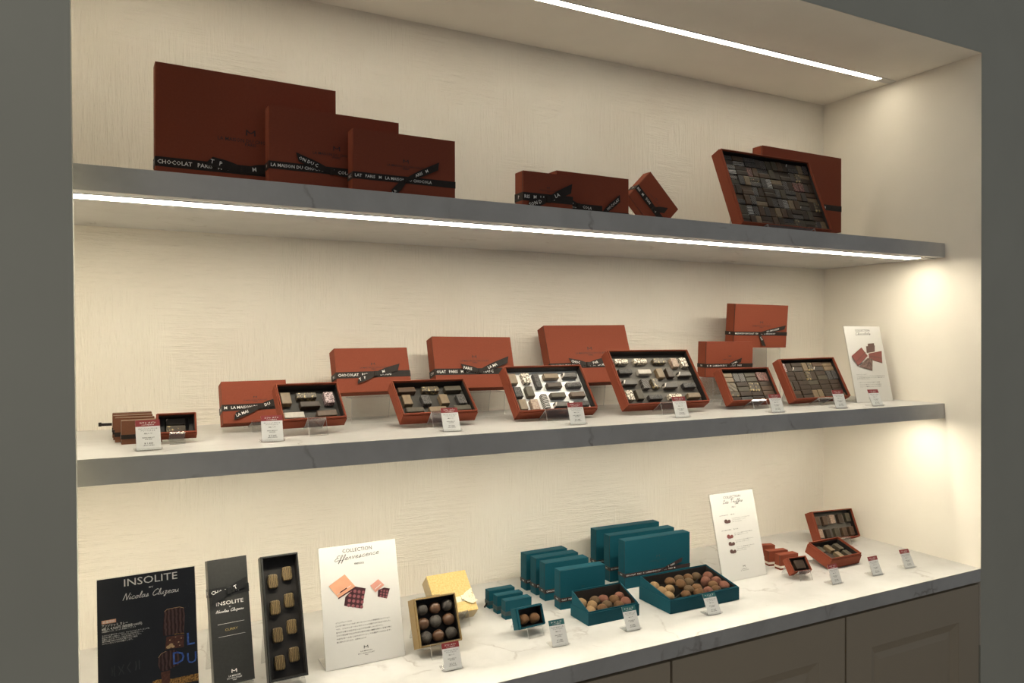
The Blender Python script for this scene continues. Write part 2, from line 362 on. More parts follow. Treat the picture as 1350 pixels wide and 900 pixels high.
# ------------------------------------------------------------------ lettering
_tx = {}
def text_mesh(body, res=2):
    """outline mesh of a word at size 1, baseline at y = 0"""
    k = (body, res)
    if k not in _tx:
        c = bpy.data.curves.new('lettering', 'FONT'); c.body = body; c.resolution_u = res; c.offset = .010 if res == 1 else .002
        o = bpy.data.objects.new('lettering', c); COL.objects.link(o)
        dg = bpy.context.evaluated_depsgraph_get(); dg.update()
        me = bpy.data.meshes.new_from_object(o.evaluated_get(dg))
        vs = [v.co.copy() for v in me.vertices]; fs = [list(p.vertices) for p in me.polygons]
        bpy.data.objects.remove(o); bpy.data.meshes.remove(me); bpy.data.curves.remove(c)
        x0 = min((v.x for v in vs), default=0); x1 = max((v.x for v in vs), default=0)
        _tx[k] = (vs, fs, x0, x1)
    return _tx[k]
HAND = {
 'a': (1.1, [[(.9,.8),(.5,1),(.1,.6),(.15,.1),(.5,0),(.85,.6),(.9,1),(.85,.2),(1.1,.05)]]),
 'c': (.9, [[(.8,.8),(.5,1),(.1,.6),(.15,.1),(.5,0),(.9,.2)]]),
 'e': (.9, [[(.1,.45),(.6,.6),(.7,.9),(.45,1),(.1,.6),(.15,.1),(.5,0),(.9,.2)]]),
 'f': (.75, [[(0,0),(.5,1),(.8,2.),(.6,2.2),(.4,1.5),(.1,-.8),(-.05,-1),(-.1,-.6),(.3,.1),(.75,.3)]]),
 'h': (1., [[(0,0),(.5,1.6),(.5,2.2),(.3,1.8),(.15,0),(.3,.7),(.6,1),(.75,.7),(.7,.1),(1,.1)]]),
 'i': (.5, [[(0,0),(.2,1),(.2,.2),(.5,.05)], [(.25,1.5),(.3,1.6)]]),
 'l': (.55, [[(0,0),(.5,1.5),(.5,2.2),(.3,1.9),(.2,.3),(.55,.05)]]),
 'n': (1., [[(0,1),(.1,0),(.3,.7),(.6,1),(.75,.7),(.7,.1),(1,.1)]]),
 'o': (1., [[(.5,1),(.1,.6),(.15,.1),(.5,0),(.8,.5),(.5,1),(.6,.8),(1,.9)]]),
 'r': (.8, [[(0,0),(.2,1),(.3,.75),(.6,.95),(.55,.2),(.8,.05)]]),
 's': (.85, [[(0,0),(.4,.9),(.5,1),(.6,.4),(.4,0),(.1,.05),(.85,.2)]]),
 't': (.75, [[(.1,.3),(.4,2),(.3,.3),(.5,0),(.75,.2)], [(0,1.3),(.7,1.4)]]),
 'u': (1.05, [[(0,1),(.1,.2),(.4,0),(.7,.5),(.8,1),(.75,.2),(1.05,.05)]]),
 'v': (.95, [[(0,.9),(.2,1),(.35,0),(.8,1),(.95,.9)]]),
 'z': (.85, [[(.05,.95),(.7,1),(.2,.3),(.5,.2),(.3,-.8),(.1,-.6),(.85,.3)]]),
 'N': (1.6, [[(0,-.1),(.4,2.1),(.5,2.),(1.,.1),(1.1,.1),(1.6,2.3)]]),
 'C': (1.5, [[(1.5,1.9),(1.1,2.2),(.4,1.6),(.1,.6),(.5,0),(1.2,.3),(1.5,.6)]]),
 'E': (1.3, [[(1.5,2),(1.1,2.2),(.6,1.8),(.9,1.3),(1.1,1.25),(.5,1.1),(.1,.4),(.5,0),(1.3,.4)]]),
 'L': (1.3, [[(.3,1.4),(.9,2.2),(.8,1.2),(.3,.1),(0,0),(.5,.1),(1.3,0)]]),
 'T': (1.3, [[(.7,2.1),(.5,0)], [(0,1.9),(.6,2.2),(1.5,2.2)]]),
 ' ': (.8, []),
}
def smooth_line(pts, n=4):
    out = []
    for i in range(len(pts)-1):
        p0 = Vector(pts[max(i-1,0)]); p1 = Vector(pts[i]); p2 = Vector(pts[i+1]); p3 = Vector(pts[min(i+2,len(pts)-1)])
        for k in range(n):
            t = k/n
            out.append(.5*((2*p1)+(p2-p0)*t+(2*p0-5*p1+4*p2-p3)*t*t+(3*p1-p0-3*p2+p3)*t*t*t))
    out.append(Vector(pts[-1])); return out

class Print:
    """flat printing on a face: x across, y up, laid on the plane; z only keeps overlapping inks apart"""
    def __init__(s): s.mb = MB()
    def words(s, body, x, y, size=None, width=None, height=None, align='C', ang=0., mi=0, res=2, z=0.):
        vs, fs, x0, x1 = text_mesh(body, res)
        if not vs: return 0
        k = size if size else (width/(x1-x0))
        ky = (height/.70) if height else k
        sh = {'C': (x0+x1)/2, 'L': x0, 'R': x1}[align]
        ca, sa = math.cos(ang), math.sin(ang)
        pts = []
        for v in vs:
            a, c = (v.x-sh)*k, v.y*ky
            pts.append((x+a*ca-c*sa, y+a*sa+c*ca, z))
        s.mb.add(pts, fs, mi); return (x1-x0)*k
    def poly(s, pts, mi=0, z=0.):
        s.mb.add([(p[0], p[1], z) for p in pts], [tuple(range(len(pts)))], mi)
    def rect(s, x0, x1, y0, y1, mi=0, z=0.): s.poly([(x0,y0),(x1,y0),(x1,y1),(x0,y1)], mi, z)
    def disc(s, x, y, rx, ry=None, mi=0, z=0., n=12):
        ry = ry or rx
        s.poly([(x+rx*math.cos(2*math.pi*i/n), y+ry*math.sin(2*math.pi*i/n)) for i in range(n)], mi, z)
    def line(s, pts, w, mi=0, z=0.):
        n = len(pts); vs = []
        for i, p in enumerate(pts):
            d = (Vector(pts[min(i+1,n-1)]) - Vector(pts[max(i-1,0)]))
            d = d.normalized() if d.length > 1e-9 else Vector((1,0)); q = Vector((-d.y, d.x))*w/2
            vs += [(p[0]+q.x, p[1]+q.y, z), (p[0]-q.x, p[1]-q.y, z)]
        s.mb.add(vs, [(2*i, 2*i+1, 2*i+3, 2*i+2) for i in range(n-1)], mi)
    def script(s, body, x0, x1, y, y1=None, xh=None, w=.0004, slant=.28, mi=0, z=0.):
        """handwriting from x0 to x1, baseline y rising to y1"""
        tot = sum(HAND[c][0]+.12 for c in body); k = (x1-x0)/tot; xh = xh or k; y1 = y if y1 is None else y1
        cx = 0
        for c in body:
            adv, st = HAND[c]
            for l in st:
                pts = smooth_line(l)
                P = []
                for p in pts:
                    X = x0+(cx+p.x)*k + slant*p.y*xh
                    P.append((X, y+(y1-y)*((X-x0)/(x1-x0)) + p.y*xh))
                s.line(P, w, mi, z)
            cx += adv+.12
    def emblem(s, x, y, w, mi=0, z=0.):
        """the maker's mark: two flared uprights tied by a sagging bow"""
        h = w*.62; t = w*.16
        for sg in (-1, 1):
            s.poly([(x+sg*w/2, y), (x+sg*(w/2-t), y), (x+sg*(w/2-t*.9), y+h*.93), (x+sg*(w/2-t*.2), y+h)][::sg], mi, z)
            s.line([(x+sg*(w/2-t*.6), y+h*.92), (x+sg*w*.2, y+h*.55), (x, y+h*.42)], t*.75, mi, z)
    def build(s, name, mats, parent, M): return s.mb.build(name, mats, parent, M)

FACE = Matrix(((1,0,0,0),(0,0,-1,0),(0,1,0,0),(0,0,0,1)))     # print x,y,z -> thing x,z,-y (towards the viewer)
def face_at(y): return Matrix.Translation((0, y, 0)) @ FACE
RT = 'LA MAISON DU CHOCOLAT   PARIS   M   '
def ribbon_words(width, size, start):
    body = ''; i = start
    n = max(3, int(width/(size*.66)))
    return ''.join(RT[(start+k) % len(RT)] for k in range(n)).strip()

# ------------------------------------------------------------------ placing
def frame_axes(psi, t, rho):
    psi, t, rho = R(psi), R(t), R(rho)
    u = Vector((math.cos(psi), math.sin(psi), 0)); bk = Vector((-math.sin(psi), math.cos(psi), 0)); z = Vector((0,0,1))
    v = bk*math.sin(t) + z*math.cos(t); n = -bk*math.cos(t) + z*math.sin(t)
    u2 = u*math.cos(rho)+v*math.sin(rho); v2 = -u*math.sin(rho)+v*math.cos(rho)
    return u2, v2, n
def place(x, y, zl, psi, t, rho, w, h, d):
    """frame whose x runs along the thing's width, y into it, z up its face; origin at its front bottom centre; lowest corner at height zl"""
    u, v, n = frame_axes(psi, t, rho)
    zs = [(u*a + v*c - n*e).z for a in (-w/2, w/2) for c in (0, h) for e in (0, d)]
    M = Matrix((( u.x, -n.x, v.x, x), (u.y, -n.y, v.y, y), (u.z, -n.z, v.z, zl-min(zs)), (0,0,0,1)))
    return M

# ------------------------------------------------------------------ closed gift boxes
def tail(mb, k, e, w, s0=.4, lift0=.0012, lift1=.004, cut=.35, flip=1, mi=0, M=None):
    """one ribbon end: from the knot k to e (points on the face), pinched at the knot and cut slanting"""
    k, e = Vector(k), Vector(e); d = (e-k); L = d.length; d.normalize(); q = Vector((-d.y, d.x)); n = 6
    vs = []
    for lay in (0, .0005):
        for i in range(n+1):
            s = i/n; ww = w*(s0+(1-s0)*min(1, s*2.2)**.7)/2; y = -(lift0+(lift1-lift0)*s) - lay
            for sg in (1, -1):
                ext = (cut*w*sg*flip if i == n else 0)
                p = k + d*(L*s+ext) + q*ww*sg; vs.append((p.x, y, p.y))
    m = 2*(n+1); fs = []
    for i in range(n):
        a = 2*i
        fs += [(a, a+1, a+3, a+2), (m+a+1, m+a, m+a+2, m+a+3), (a, a+2, m+a+2, m+a), (a+3, a+1, m+a+1, m+a+3)]
    fs += [(0, m, m+1, 1), (2*n, 2*n+1, m+2*n+1, m+2*n)]
    mb.add(vs, fs, mi, M)
def tail_words(parent, k, e, w, start, ink, lift0=.0012, lift1=.004, frac=(.28, .95), flip_text=None):
    k, e = Vector(k), Vector(e)
    if e.x < k.x: a, c, la, lc = e, k, lift1, lift0; f0, f1 = 1-frac[1], 1-frac[0]
    else: a, c, la, lc = k, e, lift0, lift1; f0, f1 = frac
    L = (c-a).length; d = (c-a)/L
    p = Print(); size = w*.62
    body = ribbon_words(L*(f1-f0), size, start)
    p.words(body, L*f0, -size*.33, width=None, size=size, align='L', res=1)
    ux = Vector((d.x, -(lc-la)/L, d.y)).normalized(); upv = Vector((-d.y, 0, d.x)); nn = ux.cross(upv)
    if nn.y > 0: nn = -nn
    o = Vector((a.x, -la-.0008, a.y))
    M = Matrix(((ux.x, upv.x, nn.x, o.x), (ux.y, upv.y, nn.y, o.y), (ux.z, upv.z, nn.z, o.z), (0,0,0,1)))
    p.build('lettering', ink, parent, M)

def gift_box(P, label, group=None, card=RED, side=None, edge=REDEDGE, rib=None, rv=.35, rw=.0135, knot=None, tails=(),
             start=0, ink=INKW, logo=True, logo_v=.575, logo_ink=INKD, rib_text=True, name='gift_box', lw=.36):
    x, y, z, psi, t, rho, w, h, d = P
    M = place(*P); T = empty(name, M); tag(T, label, 'gift box', group)
    b = MB(); b.bbox(-w/2, w/2, .0042, d, 0, h, .0006); b.build('base', side or card, T)
    b = MB(); b.box(-w/2+.0006, w/2-.0006, .0016, .0043, .0006, h-.0006); b.build('edge_trim', edge, T)
    b = MB(); b.bbox(-w/2, w/2, 0, .0017, 0, h, .0003); L = b.build('lid', card, T)
    if logo:
        p = Print(); s = w*lw
        p.emblem(0, h*logo_v, w*.055, 0)
        p.words('LA MAISON DU CHOCOLAT', 0, h*logo_v - w*.042, width=s, res=1)
        p.words('PARIS', 0, h*logo_v - w*.062, width=s*.17, res=1)
        p.build('lettering', logo_ink, L, face_at(-.0003))
    if rib:
        zr = rv*h; a, c = zr-rw/2, zr+rw/2; e = .0007
        b = MB()
        b.box(-w/2-e, w/2+e, -e, -.0001, a, c); b.box(-w/2-e, -w/2-.0001, -.0001, d+.0001, a, c)
        b.box(w/2+.0001, w/2+e, -.0001, d+.0001, a, c); b.box(-w/2-e, w/2+e, d+.0001, d+e, a, c)
        rb = b.build('ribbon', rib, T)
        if rib_text:
            p = Print(); size = rw*.6
            body = ribbon_words(w*.97, size, start)
            p.words(body, -w/2+.003, zr-size*.34, size=size, align='L', res=1)
            p.build('lettering', ink, rb, face_at(-e-.0002))
            p = Print(); p.words(RT[(start-4) % len(RT):][:3].strip() or 'M', d/2, zr-size*.34, size=size, res=1)
            p.build('lettering', ink, rb, Matrix.Translation((-w/2-e-.0002, 0, 0)) @ Matrix(((0,0,-1,0),(-1,0,0,d),(0,1,0,0),(0,0,0,1))))
        if knot:
            kp = (-w/2+knot[0]*w, knot[1]*h)
            b = MB(); q = rw*.42
            b.bbox(kp[0]-q*.7, kp[0]+q*.7, -.0040, -e, kp[1]-q, kp[1]+q, .0012)
            for tl in tails:
                ev = (-w/2+tl[0]*w, tl[1]*h); tail(b, kp, ev, rw, flip=tl[2] if len(tl) > 2 else 1)
            bow = b.build('bow', rib, rb)
            if rib_text:
                for i, tl in enumerate(tails):
                    tail_words(bow, kp, (-w/2+tl[0]*w, tl[1]*h), rw, start+7+9*i, ink)
    return T
Z = OFF
def P(x, y, z, psi, t, rho, w, h, d): return (x, y, z+Z, psi, t, rho, w, h, d)
GT = 'closed terracotta boxes on the top shelf'
gift_box(P(-1.7762,.2386,.2322,2.4,0,0,.3096,.211,.033), 'largest closed terracotta box, at the back of the three overlapping ones on the top shelf', GT,
         rib=RIBBON, rv=.205, rw=.0165, knot=(.46,.205), tails=((.27,.25,1),(.63,.235,1)), start=13, logo_v=.50)
gift_box(P(-1.6329,.1951,.2322,1.4,0,0,.2394,.1528,.0334), 'middle-sized closed terracotta box between two others on the top shelf', GT,
         rib=RIBBON, rv=.315, rw=.0135, knot=(.46,.30), tails=((.2,.43,-1),(.63,.3,1)), start=0, logo_v=.56)
gift_box(P(-1.5152,.1528,.2322,.9,0,0,.1986,.1195,.0335), 'smallest closed terracotta box, in front of the three overlapping ones on the top shelf', GT,
         rib=RIBBON, rv=.30, rw=.0125, knot=(.5,.3), tails=((.82,.56,1),(.36,.06,1)), start=18, logo_v=.56)
gift_box(P(-1.2081,.1581,.2322,.6,0,0,.1174,.0803,.0336), 'small closed terracotta box with a large bow, foremost of three in mid top shelf', GT,
         rib=RIBBON, rv=.36, rw=.0165, knot=(.5,.33), tails=((.96,.66,1),(.08,.14,1)), start=26, logo_v=.6)
gift_box(P(-1.1251,.2062,.2322,.1,0,0,.163,.0916,.034), 'closed terracotta box sandwiched between the small bowed one and a wider one, top shelf', GT,
         rib=RIBBON, rv=.30, rw=.0135, knot=(.62,.32), tails=((.4,.42,1),(.85,.27,1)), start=0, logo=False)
gift_box(P(-1.03,.2596,.2322,.8,0,0,.1973,.1143,.0334), 'wide closed terracotta box at the back of three in mid top shelf', GT,
         rib=RIBBON, rv=.24, rw=.0135, knot=(.62,.24), tails=((.86,.58,1),(.4,.3,1)), start=7, logo=False)
gift_box(P(-.8605,.2975,.2322,-1,0,-45.1,.1203,.0894,.0293), 'small closed terracotta box tipped up on one corner on the top shelf', GT,
         rib=RIBBON, rv=.36, rw=.0145, knot=(.58,.36), tails=((.8,.62,1),(.28,.34,1)), start=26, logo_v=.60)
gift_box(P(-.3457,.2709,.2708,.9,0,0,.3059,.2071,.0337), 'closed terracotta box behind the big opened box of packed chocolates, top shelf', GT,
         rib=RIBBON, rv=.315, rw=.0155, start=3, logo=False)
GM = 'closed terracotta boxes on the middle shelf'
gift_box(P(-1.7539,.321,-.1933,2.5,18.4,.2,.1204,.0809,.034), 'small closed terracotta box with a bow, leaning beside the little brown boxes', GM,
         rib=RIBBON, rv=.365, rw=.0125, knot=(.56,.36), tails=((.17,.15,1),(.82,.46,1)), start=29)
gift_box(P(-1.5051,.3701,-.1468,2.6,17.4,.4,.1633,.0958,.034), 'closed terracotta box with a bow raised behind the opened ten-chocolate box', GM,
         rib=RIBBON, rv=.39, rw=.0135, knot=(.52,.4), tails=((.27,.26,1),(.84,.53,1)), start=13, logo_v=.60)
gift_box(P(-1.2619,.3836,-.1468,.6,16.9,-.5,.2,.1206,.0339), 'wide closed terracotta box with a bow raised behind the white-lined opened box', GM,
         rib=RIBBON, rv=.315, rw=.0145, knot=(.55,.32), tails=((.33,.39,-1),(.92,.53,1)), start=17, logo_v=.575)
gift_box(P(-.9388,.3849,-.1459,-1.6,19.3,.8,.2401,.1503,.0339), 'largest closed terracotta box on the middle shelf, behind the twenty-chocolate box', GM,
         rib=RIBBON, rv=.30, rw=.014, knot=(.44,.31), tails=((.23,.37,-1),(.66,.37,1)), start=5, logo_v=.56)
gift_box(P(-.5228,.3633,-.1292,-1.1,-2.4,-.2,.1631,.0948,.0339), 'closed terracotta box standing lower of the two raised on clear stands near the corner', GM,
         rib=RIBBON, rv=.325, rw=.0105, knot=(.46,.33), tails=((.73,.48,1),), start=27, logo_v=.56, lw=.30)
gift_box(P(-.3861,.3856,-.0515,-.2,-4,-.3,.1999,.1207,.0339), 'closed terracotta box raised highest on a clear stand on the middle shelf', GM,
         rib=RIBBON, rv=.325, rw=.0105, knot=(.46,.33), tails=((.94,.48,1),(.555,.04,1)), start=2, logo_v=.56, lw=.34)
GB = 'little brown boxes queued on the middle shelf'
for i, (q, s) in enumerate(zip([(-1.9517,.2463,-.2017,3,0,0,.062,.0394,.0215), (-1.962,.2822,-.2017,-.7,0,0,.0615,.041,.021),
          (-1.9643,.3176,-.2017,.4,0,0,.0623,.042,.0212), (-1.9653,.3524,-.2017,-.6,0,0,.0636,.043,.0213)],
          ('frontmost little brown box, partly behind a price tag', 'second little brown box back in the queue',
           'third little brown box back in the queue', 'rearmost little brown box, a ribbon end sticking out sideways'))):
    T = gift_box(P(*q), s + ' on the middle shelf', GB, card=KRAFT, side=KRAFTS, rib=RIBBON, rv=.32, rw=.0075, logo=False, rib_text=False,
             knot=(.6,.32) if i == 0 else None, tails=((.95,.5,1),) if i == 0 else ())
    if i == 3:
        b = MB(); b.bbox(-.052, -.0325, .006, .0075, .021, .026, .0004); b.bbox(-.054, -.049, .0055, .008, .0205, .0275, .0006)
        b.build('ribbon_end', RIBBON, T)

# teal boxes on the countertop
for lst, gname, txt, kw in (
  ([(-.8157,.4199,-1.1,.1972,.113,.0268), (-.8193,.3544,-1.1,.1975,.1132,.027), (-.8182,.2951,-.5,.1973,.1146,.027)], 'large closed teal boxes',
   ('rearmost large teal box, against the plaster wall', 'middle one of the three large teal boxes', 'front one of the three large teal boxes, its emblem showing'), dict(rv=.28, rw=.0085)),
  ([(-1.0724,.3979,1.1,.1156,.0858,.0269), (-1.0675,.3575,-.2,.1161,.0856,.027), (-1.0681,.3127,-1.2,.1164,.0856,.027), (-1.0667,.2474,-2.2,.1162,.0861,.0268)], 'medium closed teal boxes',
   ('rearmost of four medium teal boxes', 'second from the wall of four medium teal boxes', 'third from the wall of four medium teal boxes', 'front one of four medium teal boxes, behind the opened teal tray'), dict(rv=.25, rw=.0085)),
  ([(-1.2287,.329,-.2,.0641,.0391,.0198), (-1.2271,.292,.3,.0639,.039,.0198), (-1.2264,.2539,.7,.0639,.0396,.0197)], 'small closed teal boxes',
   ('rearmost small teal box with a dark ribbon end', 'middle one of the three small closed teal boxes', 'front one of the small closed teal boxes, behind the two-truffle box'), dict(rv=.32, rw=.0085, rib=TEALRIB2, rib_text=False))):
    for i, (x, y, psi, w, h, d) in enumerate(lst):
        last = i == len(lst)-1
        k = dict(rib=TEALRIB); k.update(kw)
        if gname[0] == 'l' and last: k.update(knot=(.56,.28), tails=((.86,.44,1),(.36,.13,1)))
        if gname[0] == 'm' and last: k.update(knot=(.6,.26), tails=((.4,.34,-1),(.85,.3,1)))
        T = gift_box(P(x, y, -.6237, psi, 0, 0, w, h, d), txt[i] + ' on the countertop', gname, card=TEAL, edge=TEALEDGE, start=5+4*i,
                 logo=last and gname[0] != 's', logo_ink=INKTEAL, logo_v=.56 if gname[0] == 'l' else .5, lw=.26, **k)
        if gname[0] == 's' and i == 0:
            b = MB(); tail(b, (-.032, .012), (-.040, .002), .004, cut=.1, lift0=-.008, lift1=-.008); b.build('ribbon_end', RIBBON, T)
GR = 'little terracotta boxes with a white ribbon'
for (x, y, psi, w, h, d), s in zip([(-.4394,.3151,-15.8,.059,.0389,.0207), (-.4446,.2642,-11.1,.0586,.0386,.0204), (-.4436,.2283,-5.1,.0592,.0383,.0211)],
        ('rearmost little terracotta box, peeping out beside the standing menu card', 'middle one of three little closed terracotta boxes beside the menu card',
         'front one of three little closed terracotta boxes, behind the opened single-chocolate box')):
    gift_box(P(x, y, -.6237, psi, 0, 0, w, h, d), s, GR, rib=WHITERIB, rv=.2, rw=.0055, logo=False, rib_text=False)

# yellow box and black box
T = gift_box(P(-1.3597,.2679,-.6195,2.1,44.9,0,.0911,.0923,.0336), 'square yellow-topped cream box leaning back behind the opened gold box', None,
         card=YELLOW, side=CREAMCARD, edge=CREAMCARD, rib=CREAMRIB, rv=.31, rw=.012, knot=(.7,.33), tails=((.97,.17,1),(.97,.44,1)), logo=False, rib_text=False)
w, h = .0653, .2073
T = gift_box(P(-1.8126,.1774,-.6185,3,16.6,.7,w,h,.0289), 'tall slim closed black box with a black ribbon, beside the dark poster', None,
         card=BLACK, edge=BLACKIN, rib=BLACKRIB, rv=.735, rw=.0145, knot=(.5,.735), tails=((.93,.785,1),(.05,.675,1)), start=13, logo=False)
for c in list(T.children):
    if c.name.startswith('lid'):
        p = Print()
        p.words('INSOLITE', 0, .1295, width=.045, height=.0062); p.words('BY', 0, .1245, width=.003)
        p.script('Nicolas Cluzeau', -.0235, .0225, .1175, xh=.0021, w=.0006)
        p.rect(-.022, .022, .0985, .0989); p.rect(-.022, .022, .0780, .0784)
        p.emblem(0, .0178, .009)
        p.words('LA MAISON', 0, .0118, width=.019, res=1); p.words('DU CHOCOLAT', 0, .0082, width=.024, res=1); p.words('PARIS', 0, .0055, width=.006, res=1)
        p.words('CURRY', 0, .0865, width=.021, height=.0038, mi=1)
        p.build('lettering', [INKW, INKGOLD], c, face_at(-.0003))

# ------------------------------------------------------------------ clear stands
def easel(Pb, label, width=None, over=.004, lip=.0055, shift=0., group='clear easels under the leaning boxes'):
    """one bent clear sheet: front lip, seat, back rest and rear leg"""
    x, y, zl, psi, t, rho, w, h, d = Pb
    shelf = max(s for s in (Z_CNT, Z_MID, Z_TOP) if s < zl + .012)
    zb = zl - shelf
    tt = R(t); yF, zF = 0., zb + d*math.sin(tt); yB, zB = d*math.cos(tt), zb
    g = .0017
    dn = Vector((-math.sin(tt), -math.cos(tt)))          # outwards from the underside, in (y, z)
    bk = Vector((math.cos(tt), -math.sin(tt)))           # outwards from the back
    F = Vector((yF, zF)); Bq = Vector((yB, zB)); up = Vector((math.sin(tt), math.cos(tt)))
    apex = F + dn*g - bk*.0035 + up*lip*.5
    seat0 = F + dn*g - bk*.0028 ; seat1 = Bq + dn*g + bk*g
    seat1.y = max(seat1.y, .0012)
    seat0.y = max(seat0.y, .0012)
    top = seat1 + up*(h+over)
    leg = Vector((min(top.x + .012 + top.y*.25, .485 - y), .0012))
    prof = [Vector((apex.x - max(.006, apex.y*.4), .0012)), apex, seat0, seat1, top, leg]
    ww = (width or w*.42)/2
    u = Vector((math.cos(R(psi)), math.sin(R(psi)), 0))
    M = Matrix(((math.cos(R(psi)), -math.sin(R(psi)), 0, x), (math.sin(R(psi)), math.cos(R(psi)), 0, y), (0,0,1,shelf), (0,0,0,1)))
    b = MB(); b.sweep([tuple(p) for p in prof], shift-ww, shift+ww, .0018)
    o = b.build('display_easel', [ACRYLIC, ACRYLEDGE]); o.matrix_world = M
    return tag(o, label, 'stand', group)
def riser(Pb, label, depth=.055, w=None, shift=0., group='clear risers lifting the closed boxes'):
    """a clear bridge, with a lip and a back rest where the box leans"""
    x, y, zl, psi, t, rho, bw, h, d = Pb
    shelf = max(s for s in (Z_CNT, Z_MID, Z_TOP) if s < zl - .01)
    H = zl - shelf; ww = (w or bw*.6)/2; tt = R(t)
    yB = d*math.cos(tt)
    g = .0012
    if t > 5:
        up = Vector((math.sin(tt), math.cos(tt))); s1 = Vector((yB+.0016, H-.0012))
        F = Vector((0, H + d*math.sin(tt)))
        prof = [(-.006, .001), (-.006, H-.0012), tuple(s1), tuple(s1+up*(h*.55)), (min(s1.x+h*.2+.02, .488-y), .001)]
    else:
        prof = [(-.004, .001), (-.004, H-.0012), (yB+.012, H-.0012), (yB+.012, .001)]
    M = Matrix(((math.cos(R(psi)), -math.sin(R(psi)), 0, x), (math.sin(R(psi)), math.cos(R(psi)), 0, y), (0,0,1,shelf), (0,0,0,1)))
    b = MB(); b.sweep(prof, shift-ww, shift+ww, .0018)
    o = b.build('display_riser', [ACRYLIC, ACRYLEDGE]); o.matrix_world = M
    return tag(o, label, 'stand', group)
easel(P(-1.7539,.321,-.1933,2.5,18.4,.2,.1204,.0809,.034), 'clear easel holding the small bowed terracotta box on the middle shelf', width=.05, over=-.03, shift=.015)
riser(P(-1.5051,.3701,-.1468,2.6,17.4,.4,.1633,.0958,.034), 'clear riser under the closed box behind the ten-chocolate box', shift=.0, w=.11)
riser(P(-1.2619,.3836,-.1468,.6,16.9,-.5,.2,.1206,.0339), 'clear riser under the closed box behind the white-lined box', w=.13)
riser(P(-.9388,.3849,-.1459,-1.6,19.3,.8,.2401,.1503,.0339), 'clear riser under the largest closed box on the middle shelf', w=.15)
riser(P(-.5228,.3633,-.1292,-1.1,0,0,.1631,.0948,.0339), 'clear riser under the lower closed box near the corner, middle shelf', w=.12)
riser(P(-.3861,.3856,-.0515,-.2,0,0,.1999,.1207,.0339), 'tallest clear riser, under the highest closed box of the middle shelf', w=.125, shift=.01)
riser(P(-.3457,.2709,.2708,.9,0,0,.3059,.2071,.0337), 'clear riser under the closed box behind the packed box, top shelf', w=.2)
easel(P(-1.3597,.2679,-.6195,2.1,44.9,0,.0911,.0923,.0336), 'clear easel holding up the yellow-topped box on the countertop', over=-.03)
easel(P(-1.8126,.1774,-.6185,3,16.6,.7,.0653,.2073,.0289), 'clear easel holding the tall closed black box', width=.06, over=-.07)

# ------------------------------------------------------------------ chocolates
_cm = {}
def choc_mesh(kind, style):
    """one moulded chocolate, base at z = 0; kind H long across, V upright, L long upright, Q square, B rounded"""
    k = (kind, style)
    if k in _cm: return _cm[k]
    sx, sy, hz, c = {'H': (.0375,.0130,.0112,.0016), 'V': (.0185,.0260,.0112,.0016), 'L': (.0140,.0375,.0112,.0016), 'h': (.0368,.0128,.0095,.0015),
                     'v': (.0182,.0258,.0095,.0015), 'Q': (.030,.0225,.009,.0014), 'B': (.0172,.0245,.0080,.0028), 'M': (.030,.0115,.008,.0012), 'S': (.0165,.0255,.0105,.0015)}[kind]
    b = MB()
    bm = bmesh.new(); bmesh.ops.create_cube(bm, size=1)
    for v in bm.verts: v.co = (v.co.x*sx, v.co.y*sy, (v.co.z+.5)*hz)
    if kind == 'B':
        bmesh.ops.bevel(bm, geom=[e for e in bm.edges if abs(e.verts[0].co.z-e.verts[1].co.z) > hz*.5], offset=.0045, segments=3, affect='EDGES', profile=.5)
    es = [e for e in bm.edges if min(v.co.z for v in e.verts) > hz*.9] if kind == 'B' else [e for e in bm.edges if max(v.co.z for v in e.verts) > hz*.5]
    bmesh.ops.bevel(bm, geom=es, offset=c, segments=3 if kind == 'B' else 2, affect='EDGES', profile=.55)
    bm.verts.index_update()
    b.add([v.co[:] for v in bm.verts], [[v.index for v in f.verts] for f in bm.faces]); bm.free()
    _cm[k] = b.mesh('chocolate_praline', CH[style][1]); return _cm[k]
def put_choc(Mb, a, v, depth, kind, style, label, group, rot=0.):
    o = bpy.data.objects.new('chocolate_praline', choc_mesh(kind, style)); COL.objects.link(o)
    # local x across, y up the face, z towards the viewer
    o.matrix_world = Mb @ Matrix.Translation((a, depth, v)) @ FACE @ Matrix.Rotation(R(rot), 4, 'Z')
    return tag(o, label, 'chocolate', group)
ORD = ['first', 'second', 'third', 'fourth', 'fifth', 'sixth', 'seventh', 'eighth', 'ninth', 'tenth']

